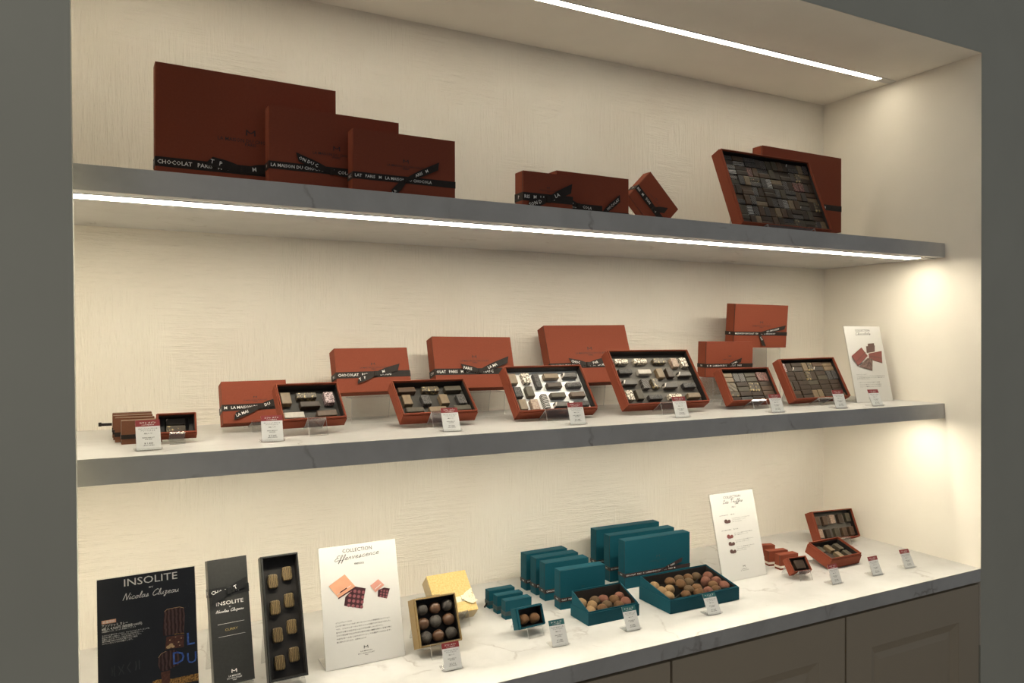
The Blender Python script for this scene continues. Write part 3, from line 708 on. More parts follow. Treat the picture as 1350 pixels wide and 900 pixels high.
def open_box(Pb, label, group=None, card=RED, insert=DARKIN, floor=.0210, lip=.0055, thick=.0014, well=None, inner=None, rimcol=None):
    """an opened box: outer shell, a slightly smaller inner rim standing proud of it, and a liner"""
    x, y, z, psi, t, rho, w, h, d = Pb
    M = place(*Pb); T = empty('open_gift_box', M); tag(T, label, 'gift box', group)
    def tray(b, w, h, y0, y1, th, inset, back=True):
        a, c = w/2-inset, inset; hh = h-inset
        b.box(-a, -a+th, y0, y1, c, hh); b.box(a-th, a, y0, y1, c, hh)
        b.box(-a+th, a-th, y0, y1, hh-th, hh); b.box(-a+th, a-th, y0, y1, c, c+th)
        if back: b.box(-a+th, a-th, y1-th, y1, c+th, hh-th)
    b = MB(); tray(b, w, h, lip, d, thick, 0); b.build('shell', card, T)
    b = MB(); tray(b, w, h, 0, floor+.004, .0017, thick+.0001, False); b.build('inner_rim', rimcol or card, T)
    b = MB(); q = thick+.0019
    tray(b, w, h, .0058, floor+.003, .0009, q, False); b.build('liner', inner or BLACKIN, T)
    a = w/2-q-.001
    b = MB(); b.box(-a, a, floor, floor+.002, q+.001, h-q-.001)
    if well:
        for (x0, x1, z0, z1) in well: b.box(x0, x1, floor-.006, floor, z0, z1)
    b.build('insert', insert, T)
    return T, M
GO = 'opened terracotta boxes of chocolates on the middle shelf'
def fill(M, rows, depth, where, group, frontish=False):
    n = 0
    for ri, row in enumerate(rows):
        for ci, (a, v, kind, style) in enumerate(row):
            adj = CH[style][0]
            put_choc(M, a, v, depth, kind, style, f"{adj} chocolate, {ORD[ci]} from the end of row {ri+1}, {where}" if False else f"{adj} chocolate, {ORD[ci]} along row {ri+1} from the top, {where}", group)
FD = .0210
# two-chocolate box
Pb = P(-1.8993,.2141,-.1965,-.3,28.4,0,.063,.0387,.0269)
T, M = open_box(Pb, 'small opened terracotta box of two chocolates beside the little brown boxes', GO, insert=BLACKIN, rimcol=RED,
                well=((-.0285,-.0185,.0035,.0345), (.0195,.0285,.0035,.0345)))
easel(Pb, 'clear easel under the two-chocolate box', width=.024, over=-.012)
fill(M, [[(-.001,.0268,'M','line')], [(-.001,.0135,'M','gold')]], FD, 'two-chocolate opened box', 'chocolates in the two-chocolate box')
# six-chocolate box
Pb = P(-1.6653,.2182,-.1889,5,41.1,0,.1204,.0851,.0265)
T, M = open_box(Pb, 'opened terracotta box of six spaced chocolates in front of the small bowed box', GO)
easel(Pb, 'clear easel under the six-chocolate box', width=.034)
fill(M, [[(-.0425,.0578,'V','tan'), (-.003,.0625,'H','gold'), (.0395,.0556,'V','marb')], [(0,.042,'H','dark')], [(-.0345,.0185,'H','pale'), (.0275,.0190,'H','milk')]],
     FD, 'six-chocolate opened box', 'chocolates in the six-chocolate box')
# ten-chocolate box
Pb = P(-1.4149,.2247,-.1941,.9,47.8,.2,.1631,.0949,.0293)
T, M = open_box(Pb, 'opened terracotta box of ten chocolates in three rows on the middle shelf', GO)
easel(Pb, 'clear easel under the ten-chocolate box', width=.048)
fill(M, [[(-.0505,.0766,'H','milk'), (.0012,.0766,'H','gold'), (.0520,.0758,'H','grey')],
         [(-.0565,.0495,'V','tan'), (-.0165,.0475,'V','rough'), (.0232,.0468,'V','tan'), (.0615,.0448,'V','rough')],
         [(-.0475,.0215,'H','grey'), (.0015,.0200,'H','tan'), (.0560,.0205,'H','grey')]], FD, 'ten-chocolate opened box', 'chocolates in the ten-chocolate box')
# sixteen-chocolate box, white liner
Pb = P(-1.1393,.2251,-.1978,-.2,37.6,.2,.2,.1193,.0309)
T, M = open_box(Pb, 'opened terracotta box with a bright white liner on the middle shelf', GO, insert=WHITEIN)
easel(Pb, 'clear easel under the white-lined opened box', width=.078)
fill(M, [[(-.0815,.0920,'V','tan'), (-.0485,.0930,'V','speck'), (-.0220,.0850,'L','rough'), (.0171,.0962,'H','tan'), (.0670,.0972,'H','line')],
         [(-.0795,.0570,'V','rough'), (-.0505,.0570,'V','grey'), (.0171,.0720,'H','dark'), (.0680,.0708,'H','rough')],
         [(.0170,.0450,'H','grey'), (.0680,.0446,'H','milk')],
         [(-.0780,.0245,'V','tan'), (-.0490,.0230,'V','pink'), (-.0200,.0305,'L','strip'), (.0187,.0203,'H','line'), (.0690,.0197,'H','rough')]],
     FD, 'white-lined opened box', 'chocolates in the white-lined box')
# twenty-chocolate box
Pb = P(-.8404,.2198,-.1934,-.8,34.6,0,.2411,.1513,.0308)
T, M = open_box(Pb, 'largest opened terracotta box on the middle shelf, twenty chocolates on a grey liner', GO, insert=GREYIN)
easel(Pb, 'clear easel under the twenty-chocolate box', width=.066)
fill(M, [[(-.0841,.1246,'H','speck'), (-.0284,.1249,'H','speck'), (.0286,.1243,'H','gold'), (.0728,.1185,'V','pink'), (.1015,.1195,'V','speck')],
         [(-.0831,.0969,'H','rough'), (-.0289,.0943,'H','pale'), (.0158,.0893,'V','tan'), (.0455,.0899,'V','dark'), (.0887,.0850,'H','line')],
         [(-.0823,.0660,'H','line'), (-.0404,.0608,'V','swirl'), (-.0098,.0620,'V','gold'), (.0318,.0540,'H','line'), (.0879,.0525,'H','rough')],
         [(-.0965,.0320,'V','speck'), (-.0678,.0330,'V','grey'), (-.0260,.0240,'H','rough'), (.0321,.0240,'H','speck'), (.0890,.0240,'H','tan')]],
     FD, 'twenty-chocolate opened box', 'chocolates in the twenty-chocolate box')

def parquet(M, w, h, cols, rows, layout, where, group, depth, margin=.0038, gap=.0050):
    cw = (w-2*margin)/cols; rh = (h-gap-2*margin)/rows
    for r in range(rows):
        for c in range(cols):
            kind, s1, s2 = layout[r][c]
            cx = -w/2+margin+cw*(c+.5); cz = h-gap-margin-rh*(r+.5)
            j = random.uniform(-.0012, .0003)
            if kind == 'h':
                for q, st, nm in ((1, s1, 'upper'), (-1, s2, 'lower')):
                    put_choc(M, cx+random.uniform(-.0004,.0004), cz+q*rh/4, depth-random.uniform(0,.0030), 'h', st, f"{nm} {CH[st][0]} bar of pair {c+1}, tier {r+1} down, {where}", group)
            else:
                for q, st, nm in ((-1, s1, 'first'), (1, s2, 'second')):
                    put_choc(M, cx+q*cw/4, cz+random.uniform(-.0003,.0003), depth-random.uniform(0,.0030), 'v', st, f"{nm} {CH[st][0]} block of pair {c+1}, tier {r+1} down, {where}", group)
A = {'d':'dark','g':'grey','m':'milk','t':'tan','r':'rough','k':'gold','l':'line','s':'strip','w':'swirl','x':'diag','b':'marb','p':'pinkr','e':'speck'}
def lay(txt): return [[(c[0], A[c[1]], A[c[2]]) for c in row.split()] for row in txt]
Pb = P(-.5653,.2174,-.1953,-1.9,30.3,.2,.1628,.0944,.0294)
T, M = open_box(Pb, 'smaller opened terracotta box packed tight with chocolates, near the middle shelf corner', GO, insert=BLACKIN)
easel(Pb, 'clear easel under the smaller packed box on the middle shelf', width=.046)
parquet(M, .1628, .0944, 4, 3, lay(['htt vww hgg vpp', 'vxx hdg vkk hdm', 'hkd hdr hdd hmd']), 'smaller packed box, middle shelf', 'chocolates in the smaller packed box', FD+.0012)
Pb = P(-.331,.2134,-.1972,-1.4,28.3,.7,.205,.1197,.0291)
T, M = open_box(Pb, 'opened terracotta box packed tight with chocolates beside the white menu card, middle shelf', GO, insert=BLACKIN)
easel(Pb, 'clear easel under the packed box beside the menu card', width=.052)
parquet(M, .205, .1197, 5, 4, lay(['vbd hdl vtk hml htt', 'hdd vdd vkd hdg vrr', 'vgd hdd hgd hdd hdd', 'hmd hdd vtt hdd hdm']), 'packed box beside the menu card', 'chocolates in the packed box by the menu card', FD+.0012)
Pb = P(-.5318,.1464,.2352,.1,21.8,0,.3066,.2062,.034)
T, M = open_box(Pb, 'big opened terracotta box packed with dark chocolates leaning on the top shelf', 'opened boxes on the top shelf', insert=BLACKIN)
easel(Pb, 'clear easel behind the big packed box on the top shelf', width=.16, over=-.06, lip=-.002)
rows = []
rs = random.Random(11)
fixed = {(0,1):('h','milk','strip'), (0,4):('v','grey','grey'), (1,2):('v','pinkr','milk'), (1,4):('v','grey','dark'), (2,3):('v','rough','strip'), (2,6):('v','pinkr','pinkr'), (4,4):('v','swirl','strip'),
         (4,1):('v','milk','swirl'), (5,1):('v','strip','swirl'), (5,3):('v','milk','tan'), (1,0):('h','swirl','strip'), (3,3):('h','dark','dark')}
for r in range(7):
    row = []
    for c in range(8):
        if (r, c) in fixed: row.append(fixed[(r, c)]); continue
        pool = ['dark','dark','dark','milk','milk','grey','grey','rough','line','swirl','tan','gold']
        row.append(('h' if (r+c) % 2 == 0 else 'v', rs.choice(pool), rs.choice(pool)))
    rows.append(row)
parquet(M, .3066, .2062, 8, 7, rows, 'top shelf packed box', 'chocolates in the big packed box', FD+.0012)

# tall opened black box
Pb = P(-1.7296,.1372,-.6152,.6,22.5,.3,.0656,.2088,.029)
T, M = open_box(Pb, 'tall slim opened black box of eight gold-combed chocolates', None, card=BLACK, insert=BLACKIN)
easel(Pb, 'clear easel holding the tall opened black box', width=.05, over=-.06)
fill(M, [[(-.0125,.1650,'B','comb'), (.0130,.1750,'B','comb')], [(-.0118,.1200,'B','comb'), (.0130,.1285,'B','comb')],
         [(-.0112,.0740,'B','comb'), (.0138,.0835,'B','comb')], [(-.0113,.0285,'B','comb'), (.0140,.0375,'B','comb')]], FD, 'tall opened black box', 'chocolates in the tall black box')
# opened terracotta boxes by the corner of the countertop
Pb = P(-.1304,.3232,-.6198,-8.5,25.3,0,.1453,.084,.0343)
T, M = open_box(Pb, 'opened terracotta box leaning upright at the back, two rows of five chocolates', 'opened terracotta boxes on the countertop', insert=GREYIN)
easel(Pb, 'clear easel behind the two-row box on the countertop', width=.06, over=-.02)
fill(M, [[(-.0535,.0565,'S','milk'), (-.0265,.0560,'S','milk'), (.0005,.0585,'S','pink'), (.0295,.0585,'S','dark'), (.0575,.0595,'S','grey')],
         [(-.0550,.0205,'S','pink'), (-.0290,.0190,'S','dark'), (.0030,.0200,'S','grey'), (.0310,.0190,'S','milk'), (.0570,.0200,'S','milk')]], FD, 'leaning two-row box, countertop', 'chocolates in the leaning two-row box')
Pb = P(-.3013,.1659,-.6226,.8,70.4,0,.1188,.0793,.0311)
T, M = open_box(Pb, 'opened terracotta box tipped nearly flat in front of the leaning two-row box', 'opened terracotta boxes on the countertop', insert=BLACKIN)
fill(M, [[(-.0330,.0560,'S','grey'), (.0015,.0555,'S','tan'), (.0355,.0548,'S','grey')], [(-.0330,.0235,'S','dark'), (.0035,.0240,'S','tan'), (.0355,.0240,'S','grey')]], FD, 'nearly flat box, countertop', 'chocolates in the nearly flat box')
b = MB(); b.sweep([(.001,.001), (.026,.001), (.026,.0075)], -.03, .03, .0016)
Pb = P(-.481,.15,-.6163,-7,37.1,0,.0586,.0399,.0216)
T, M = open_box(Pb, 'tiny opened terracotta box holding one square chocolate on the countertop', 'opened terracotta boxes on the countertop', insert=BLACKIN, floor=.0145)
easel(Pb, 'little clear easel under the single-chocolate box', width=.036, over=-.006)
put_choc(M, .004, .0205, .0145, 'Q', 'dark', 'single dark square chocolate in the tiny opened terracotta box', None)

# ------------------------------------------------------------------ truffles
_tm = {}
def truffle_mesh(style, var):
    k = (style, var)
    if k in _tm: return _tm[k]
    bm = bmesh.new(); bmesh.ops.create_icosphere(bm, subdivisions=3, radius=1)
    rg = random.Random(var*17+3); ph = [rg.uniform(0, 6) for _ in range(6)]; amp = .035 if style in ('black', 'brown') else .075
    for v in bm.verts:
        c = v.co; k2 = 1+amp*(math.sin(2.3*c.x+ph[0])*math.cos(2.1*c.y+ph[1]) + .6*math.sin(4.1*c.z+ph[2]+c.x) + .4*math.sin(5.3*c.y+ph[3]))
        v.co = c*k2
        if style != 'black': v.co.z *= .92
    b = MB(); bm.verts.index_update()
    b.add([v.co[:] for v in bm.verts], [[v.index for v in f.verts] for f in bm.faces], 0, None, True); bm.free()
    _tm[k] = b.mesh('chocolate_truffle', TR[style][1]); return _tm[k]
def put_truffle(loc, r, style, label, group, i=0):
    o = bpy.data.objects.new('chocolate_truffle', truffle_mesh(style, i % 5)); COL.objects.link(o)
    o.location = loc; o.scale = (r, r, r); o.rotation_euler = (i*.7 % .6, i*.9 % .5, i*1.3)
    return tag(o, label, 'truffle', group)
# gold box of nine
Pb = P(-1.4464,.1474,-.6163,.9,24.1,-.4,.0871,.0888,.036)
T, M = open_box(Pb, 'square opened gold box of nine round truffles on the countertop', None, card=GOLDCARD, insert=BLACKIN, floor=.0275)
easel(Pb, 'clear easel under the opened gold box', width=.05, lip=.01)
G1 = [(-.0255,.0685,'black'),(.0008,.0675,'brown'),(.0272,.0690,'black'),(-.0268,.0425,'brown'),(-.001,.0428,'black'),(.0262,.0428,'brown'),(-.0255,.0172,'black'),(.0002,.0168,'brown'),(.0268,.0172,'black')]
for i, (a, v, st) in enumerate(G1):
    put_truffle(M @ Vector((a, .0155, v)), .0118, st, f"{TR[st][0]} truffle, {ORD[i%3]} along row {i//3+1} from the top, opened gold box", 'truffles in the gold box', i)
# two-truffle teal box
Pb = P(-1.2473,.1507,-.6148,4,20.6,0,.0620,.0413,.0266)
T, M = open_box(Pb, 'small opened teal box of two truffles in front of the small teal boxes', 'opened teal boxes', card=TEAL, insert=BLACKIN, floor=.0215)
easel(Pb, 'little clear easel under the two-truffle teal box', width=.036, over=-.01)
for i, (a, v) in enumerate(((-.0140, .0180), (.0105, .0165))):
    put_truffle(M @ Vector((a, .0105, v)), .0112, 'cocoa', ('first' if i == 0 else 'second') + ' cocoa-brown truffle from the poster end, small opened teal box', 'truffles in the two-truffle box', i+2)

def teal_tray(x0, x1, y0, y1, h1, hb, hf, label):
    """flat-lying box: low outer shell, inner rim rising from front to back, crossed dividers"""
    cx, cy = (x0+x1)/2, (y0+y1)/2
    T = empty('open_gift_box', Matrix.Translation((cx, y0, Z_CNT+.0003))); tag(T, label, 'gift box', 'opened teal boxes')
    a = (x1-x0)/2; D = y1-y0; th = .0016
    b = MB()
    b.box(-a, -a+th, 0, D, 0, h1); b.box(a-th, a, 0, D, 0, h1); b.box(-a+th, a-th, 0, th, 0, h1); b.box(-a+th, a-th, D-th, D, 0, h1); b.box(-a+th, a-th, th, D-th, 0, th)
    b.build('shell', TEAL, T)
    b = MB(); i0 = th+.0002; p = .0016; ai = a-i0; y_0, y_1 = i0, D-i0
    def wedge(xa, xb):
        b.add([(xa,y_0,.003),(xb,y_0,.003),(xb,y_1,.003),(xa,y_1,.003),(xa,y_0,hf),(xb,y_0,hf),(xb,y_1,hb),(xa,y_1,hb)],
              [(0,3,2,1),(4,5,6,7),(0,1,5,4),(1,2,6,5),(2,3,7,6),(3,0,4,7)])
    wedge(-ai, -ai+p); wedge(ai-p, ai)
    b.box(-ai+p, ai-p, y_0, y_0+p, .003, hf); b.box(-ai+p, ai-p, y_1-p, y_1, .003, hb)
    b.build('inner_rim', TEAL, T)
    b = MB(); q = ai-p-.0002; ya, yb = y_0+p+.0002, y_1-p-.0002; l = .0008; hl = .003
    def lw(xa, xb):
        b.add([(xa,ya,.003),(xb,ya,.003),(xb,yb,.003),(xa,yb,.003),(xa,ya,hf-hl),(xb,ya,hf-hl),(xb,yb,hb-hl),(xa,yb,hb-hl)],
              [(0,3,2,1),(4,5,6,7),(0,1,5,4),(1,2,6,5),(2,3,7,6),(3,0,4,7)])
    lw(-q, -q+l); lw(q-l, q); b.box(-q+l, q-l, ya, ya+l, .003, hf-hl); b.box(-q+l, q-l, yb-l, yb, .003, hb-hl)
    b.box(-q+l, q-l, ya+l, yb-l, .002, .004)
    b.build('liner', BLACKIN, T)
    b = MB(); q -= l+.0003; ya += l+.0003; yb -= l+.0003; t2 = .0005
    for s in (1, -1):
        p0, p1 = Vector((-q*s, ya, 0)), Vector((q*s, yb, 0)); d = (p1-p0).normalized(); n = Vector((-d.y, d.x, 0))*t2
        h0, h1_ = hf-.005, hf+.004
        vs = []
        for (pt, hh) in ((p0, h0), (p1, h1_)):
            for sg in (1, -1):
                for zz in (.0042, hh): c = pt+n*sg; vs.append((c.x, c.y, zz))
        b.add(vs, [(0,1,3,2),(4,6,7,5),(0,4,5,1),(2,3,7,6),(1,5,7,3),(0,2,6,4)])
    b.build('divider', DARKIN, T)
    return T
def heap(x0, x1, y0, y1, pts, r, zc, where, group):
    """settles the truffles apart from each other and off the crossed dividers, then lays them in"""
    cx, cy, a, c = (x0+x1)/2, (y0+y1)/2, (x1-x0)/2-.006, (y1-y0)/2-.006
    P = [[x, y, s] for x, y, s in pts]
    for it in range(300):
        for i in range(len(P)):
            for j in range(i):
                dx, dy = P[i][0]-P[j][0], P[i][1]-P[j][1]; dd = math.hypot(dx, dy) or 1e-6; o = 2.0*r-dd
                if o > 0:
                    k = o/dd*.5; P[i][0] += dx*k; P[i][1] += dy*k; P[j][0] -= dx*k; P[j][1] -= dy*k
            for sg in (1, -1):
                nx, ny = -c*sg, a; L = math.hypot(nx, ny); nx /= L; ny /= L
                ds = (P[i][0]-cx)*nx + (P[i][1]-cy)*ny
                m = r*.55
                if abs(ds) < m:
                    s = 1 if ds >= 0 else -1; P[i][0] += nx*(m*s-ds); P[i][1] += ny*(m*s-ds)
            P[i][0] = min(max(P[i][0], cx-a+r), cx+a-r); P[i][1] = min(max(P[i][1], cy-c+r), cy+c-r)
    ordr = sorted(range(len(P)), key=lambda i: -P[i][1])
    for n, i in enumerate(ordr):
        x, y, st = P[i]
        u, v = (x-cx)/a, (y-cy)/c
        side = ('rear' if v > 0 else 'front') if abs(v) > abs(u) else ('wall-end' if u > 0 else 'poster-end')
        P[i].append(side)
    cnt = {}
    for i in ordr:
        x, y, st, side = P[i]; cnt[side] = cnt.get(side, 0)+1
        put_truffle((x, y, zc+(y-y0)/(y1-y0)*.013), r*random.uniform(.93, 1.0), st,
                    f"{TR[st][0]} truffle, {ORD[cnt[side]-1]} from the back in the {side} compartment, {where}", group, i)
X0, X1, Y0, Y1 = -1.1215, -.9905, .1425, .2115
teal_tray(X0, X1, Y0, Y1, .0255, .054, .0285, 'smaller opened teal tray of truffles lying flat before the medium teal boxes')
heap(X0, X1, Y0, Y1, [(-1.050,.192,'pink'),(-1.032,.190,'cocoa'),(-1.066,.192,'dark'),(-1.008,.190,'pink'),(-1.006,.168,'pink'),(-1.100,.192,'tan'),(-1.097,.170,'tan'),(-1.068,.158,'cocoa'),(-1.046,.158,'cocoa'),(-1.100,.16,'tan'),(-1.055,.165,'dark')],
     .0118, Z_CNT+.0195, 'smaller teal tray', 'truffles in the smaller teal tray')
X0, X1, Y0, Y1 = -.9265, -.7265, .1170, .2275
teal_tray(X0, X1, Y0, Y1, .029, .0525, .0305, 'larger opened teal tray heaped with truffles lying flat before the large teal boxes')
heap(X0, X1, Y0, Y1, [(-.850,.213,'cocoa'),(-.826,.212,'dark'),(-.800,.213,'cocoa'),(-.775,.213,'dark'),(-.838,.192,'cocoa'),(-.812,.192,'dark'),(-.745,.200,'pink'),(-.745,.172,'pink'),(-.768,.176,'pink'),(-.745,.148,'pink'),(-.765,.16,'cocoa'),
     (-.905,.200,'tan'),(-.905,.174,'tan'),(-.882,.176,'tan'),(-.905,.148,'tan'),(-.862,.140,'cocoa'),(-.838,.136,'cocoa'),(-.812,.136,'pink'),(-.787,.134,'cocoa'),(-.840,.155,'dark'),(-.815,.155,'cocoa')],
     .0124, Z_CNT+.0225, 'larger teal tray', 'truffles in the larger teal tray')

# ------------------------------------------------------------------ menu cards and poster
def sign(Pb, name, label, board, foot=.055):
    x, y, z, psi, t, rho, w, h, d = Pb
    M = place(*Pb); T = empty(name, M); tag(T, label, 'sign')
    b = MB(); b.box(-w/2, w/2, 0, .0004, 0, h); c = b.build('printed_card', board, T)
    tt = R(t)
    b = MB(); b.box(-w/2-.001, w/2+.001, .0006, .003, 0, h+.0015)
    # foot of the holder runs back along the shelf
    dy, dz = math.cos(tt), math.sin(tt)         # level and backwards, in the card's own axes
    f0 = Vector((.0018, .0)); lv = Vector((math.cos(tt), math.sin(tt)*-1)); 
    lvl = Vector((math.cos(tt), math.sin(tt)))
    A_ = Vector((.003, .0009)); dirn = Vector((math.cos(tt), -math.sin(tt)))
    # world 'back' in local (y into card, z up card): back = cos t * y-axis + sin t * z-axis
    e = A_ + lvl*foot; th = Vector((-math.sin(tt), math.cos(tt)))*.0022
    vs = []
    for X in (-w/2-.001, w/2+.001):
        for p in (A_, e, e+th, A_+th): vs.append((X, p.x, p.y))
    b.add(vs, [(0,1,2,3),(7,6,5,4)], 1); b.add(vs, [(0,4,5,1),(1,5,6,2),(2,6,7,3),(3,7,4,0)])
    h_ = b.build('clear_holder', [ACRYLIC, ACRYLEDGE], T); h_['label'] = 'clear acrylic holder behind the card'
    return T, c
ZP = .0003
T, c = sign(P(-1.5828,.1802,-.6236,0,15.9,0,.149,.2145,.003), 'menu_card', 'white menu card picturing peach boxes and dark trays, beside the tall black boxes', PAPER)
p = Print()
p.words('COLLECTION', -.0015, .2012, width=.057, height=.0066)
p.script('Effervescence', -.047, .0405, .1865, .1915, xh=.0044, w=.0008)
p.words('季節限定品', 0, .1772, width=.019, res=1)
body = ['エフェルヴェソンスとは', '口の中で弾けるようなボンボンをイメージした季節限定コレクション', 'です。ミルクとダークのガナッシュを軽やかに仕立てました。',
        '爽やかな香りが広がるショコラをお楽しみください。', 'すべて手仕事で仕上げたひと粒ひと粒の繊細な味わいを贈り物に', '大切な方へ心をこめたギフトとしてお選びいただけます。', '数に限りがございます。お早めにどうぞ']
wd = [.030, .103, .104, .088, .105, .104, .055]
for i, (s, ww) in enumerate(zip(body, wd)): p.words(s, -.052, .0772-i*.0056, width=ww, height=.0021, align='L', res=1, mi=1)
p.build('lettering', [INKK, INKG], c, face_at(-.0003)); p = Print()
p.emblem(.0012, .0262, .0085); p.words('LA MAISON', .0012, .0212, width=.0215, height=.0021, res=1); p.words('DU CHOCOLAT', .0012, .0172, width=.031, height=.0021, res=1); p.words('PARIS', .0012, .0143, width=.006, res=1, mi=1)
p.build('lettering', [INKK, INKG], c, face_at(-.0003))
p = Print()
p.poly([(-.0103,.1375),(.0090,.1314),(-.0009,.0963),(-.0342,.1065),(-.0307,.1216)], 2)
for i in range(4):
    for j in range(4):
        p.disc(-.0235+i*.0080+j*.0018-.002, .1050+j*.0085-i*.0022+.001, .0030, .0030, 3, ZP)
p.poly([(-.0603,.1451),(-.0439,.1221),(-.0103,.1375),(-.0291,.1621)], 0, 2*ZP)
p.poly([(-.0439,.1221),(-.0445,.1195),(-.0100,.1345),(-.0103,.1375)], 2, 2*ZP)
p.line([(-.046,.1275),(-.019,.1405)], .0009, 4, 3*ZP); p.line([(-.040,.131),(-.027,.1372)], .0018, 2, 4*ZP)
p.poly([(.0450,.1275),(.0559,.1242),(.0483,.1069),(.0307,.1129),(.0325,.1246)], 2)
for i in range(3):
    for j in range(3): p.disc(.0365+i*.0055+j*.0012, .1130+j*.0050-i*.0016, .0020, .0020, 3, ZP)
p.poly([(.0179,.1349),(.0270,.1212),(.0454,.1323),(.0343,.1444)], 1, 2*ZP)
p.line([(.0262,.127),(.0395,.135)], .0012, 4, 3*ZP)
p.build('picture', [P_PEACH, P_PINK, P_PLUM, P_DOT, PAPER], c, face_at(-.0003))

T, c = sign(P(-.6045,.22,-.6236,1.6,13.3,0,.1491,.2128,.003), 'menu_card', 'white menu card with four small truffle pictures, beside the larger teal truffle tray', PAPER)
p = Print()
p.words('COLLECTION', -.001, .1985, width=.058, height=.006); p.words('Paris', .0, .1945, width=.008, res=1, mi=1)
p.script('Les Truffes', -.035, .034, .1865, xh=.0040, w=.0009); p.words('DARK', .012, .1815, width=.012, res=1)
p.words('3 種入り', -.001, .1745, width=.015, res=1, mi=1)
p.words('CLASSIQUES', -.0535, .1575, width=.030, height=.002, align='L', res=1); p.words('定番の味', -.016, .1575, width=.014, height=.002, align='L', res=1, mi=1)
p.words('AROMATISÉES', -.0535, .1210, width=.033, height=.002, align='L', res=1); p.words('香りの味', -.013, .1210, width=.015, height=.002, align='L', res=1, mi=1)
for y0, s in ((.1475, ('カカオの香り高いガナッシュにココアをまとわせた', 'クラシックなトリュフ', 'ダークショコラ')), (.1110, ('やさしいベリーの酸味がひろがる赤い果実の味', '赤い果実のトリュフ')),
              (.0935, ('キャラメルのこくとほのかな塩味のガナッシュ', '塩キャラメルのトリュフとダークショコラ')), (.0770, ('コニャックの芳醇な香りをきかせた', '大人のためのトリュフ', 'ダークショコラ'))):
    for k, q in enumerate(s): p.words(q, -.013, y0-k*.0042, width=(.062, .046, .032)[k], height=.0017, align='L', res=1, mi=1)
p.build('lettering', [INKK, INKG], c, face_at(-.0003)); p = Print()
p.emblem(.0018, .0285, .0075); p.words('LA MAISON', .0018, .0232, width=.0185, height=.0018, res=1, mi=1); p.words('DU CHOCOLAT', .0018, .0198, width=.026, height=.0018, res=1, mi=1)
p.build('lettering', [INKK, INKG], c, face_at(-.0003))
p = Print()
for (X, Y, k) in ((-.0290, .1425, 0), (-.0285, .1055, 1), (-.0270, .0875, 0), (-.0265, .0690, 0)):
    p.disc(X-.005, Y+.001, .0058, .0050, k); p.disc(X+.0055, Y, .0052, .0043, k, ZP); p.disc(X-.001, Y-.002, .005, .0025, k, 2*ZP)
p.build('picture', [P_RED2, P_RED], c, face_at(-.0003))

T, c = sign(P(-.1279,.2132,-.2016,-.3,11.9,0,.149,.2141,.003), 'menu_card', 'white menu card picturing red boxes, standing at the end of the middle shelf', PAPER)
p = Print()
p.words('COLLECTION', -.0015, .1995, width=.060, height=.0058); p.script('Chocolats', -.033, .030, .1885, .190, xh=.0038, w=.0009)
p.build('lettering', [INKK, INKG], c, face_at(-.0003)); p = Print()
for (x, y, ww, s) in ((-.0571,.0765,.040,'コレクション ショコラ'), (-.0565,.0712,.115,'メゾンを代表するガナッシュとプラリネのショコラを詰め合わせました。'), (-.0575,.0668,.113,'ひと粒ひと粒に職人の技が光る、ダークとミルクの豊かな味わいの'), (-.0580,.0630,.051,'アソートメントです。'),
                      (-.0553,.0537,.088,'・ガナッシュ カカオの香りと余韻'), (-.0560,.0476,.094,'・プラリネ 香ばしいナッツの食感と'), (-.0565,.0420,.092,'・フルーツ 果実のさわやかな酸味')):
    p.words(s, x, y, width=ww, height=.0019, align='L', res=1, mi=1)
p.build('lettering', [INKK, INKG], c, face_at(-.0003))
p = Print()
p.poly([(.0113,.1642),(.0101,.1567),(.0369,.1579),(.0382,.1657)], 1); p.poly([(.002,.1568),(-.0004,.1374),(.0344,.1411),(.0393,.1592)], 1, ZP)
p.poly([(.0065,.1359),(.0044,.1207),(.0573,.1095),(.0637,.143)], 0, 2*ZP); p.poly([(.0044,.1207),(.0046,.1190),(.0570,.1070),(.0573,.1095)], 1, 2*ZP)
p.poly([(-.0432,.0997),(.0092,.0862),(.0193,.1205),(-.0009,.1236)], 2, 3*ZP)
p.poly([(-.0647,.13),(-.0444,.1024),(.0006,.1291),(-.019,.1534)], 0, 4*ZP); p.poly([(-.0647,.13),(-.0655,.1260),(-.0462,.0990),(-.0444,.1024)], 1, 4*ZP)
p.line([(-.051,.113),(-.005,.140)], .0015, 1, 5*ZP); p.line([(.006,.1290),(.0595,.1215)], .0015, 1, 3*ZP)
p.build('picture', [P_RED, P_RED2, P_MIX], c, face_at(-.0003))

T, c = sign(P(-1.945,.0557,-.6236,2.6,12.5,.3,.1353,.2446,.003), 'poster', 'dark poster of stacked chocolates and blue neon letters at the end of the countertop', NAVY)
p = Print()
p.words('INSOLITE', .0053, .2300, width=.0740, height=.0105); p.words('BY', .0052, .2222, width=.0060, height=.0026)
p.script('Nicolas Cluzeau', -.0335, .0440, .2105, xh=.0040, w=.0009)
p.build('lettering', [INKW, SALMON], c, face_at(-.0003)); p = Print()
p.rect(-.0621, -.0431, .1807, .1857, 1); p.words('数量限定', -.0526, .1818, width=.016, height=.0026, res=1, z=ZP)
p.words('アンソリット カレー', -.0620, .1760, width=.0345, height=.0032, align='L', res=1)
p.words('8粒入 4,320円', -.0620, .1713, width=.0245, height=.0034, align='L', res=1); p.words('(本体価格 4,000円)', -.0355, .1713, width=.0270, height=.0034, align='L', res=1)
p.words('※数量限定のため、なくなり次第終了いたします', -.0620, .1688, width=.045, height=.0013, align='L', res=1)
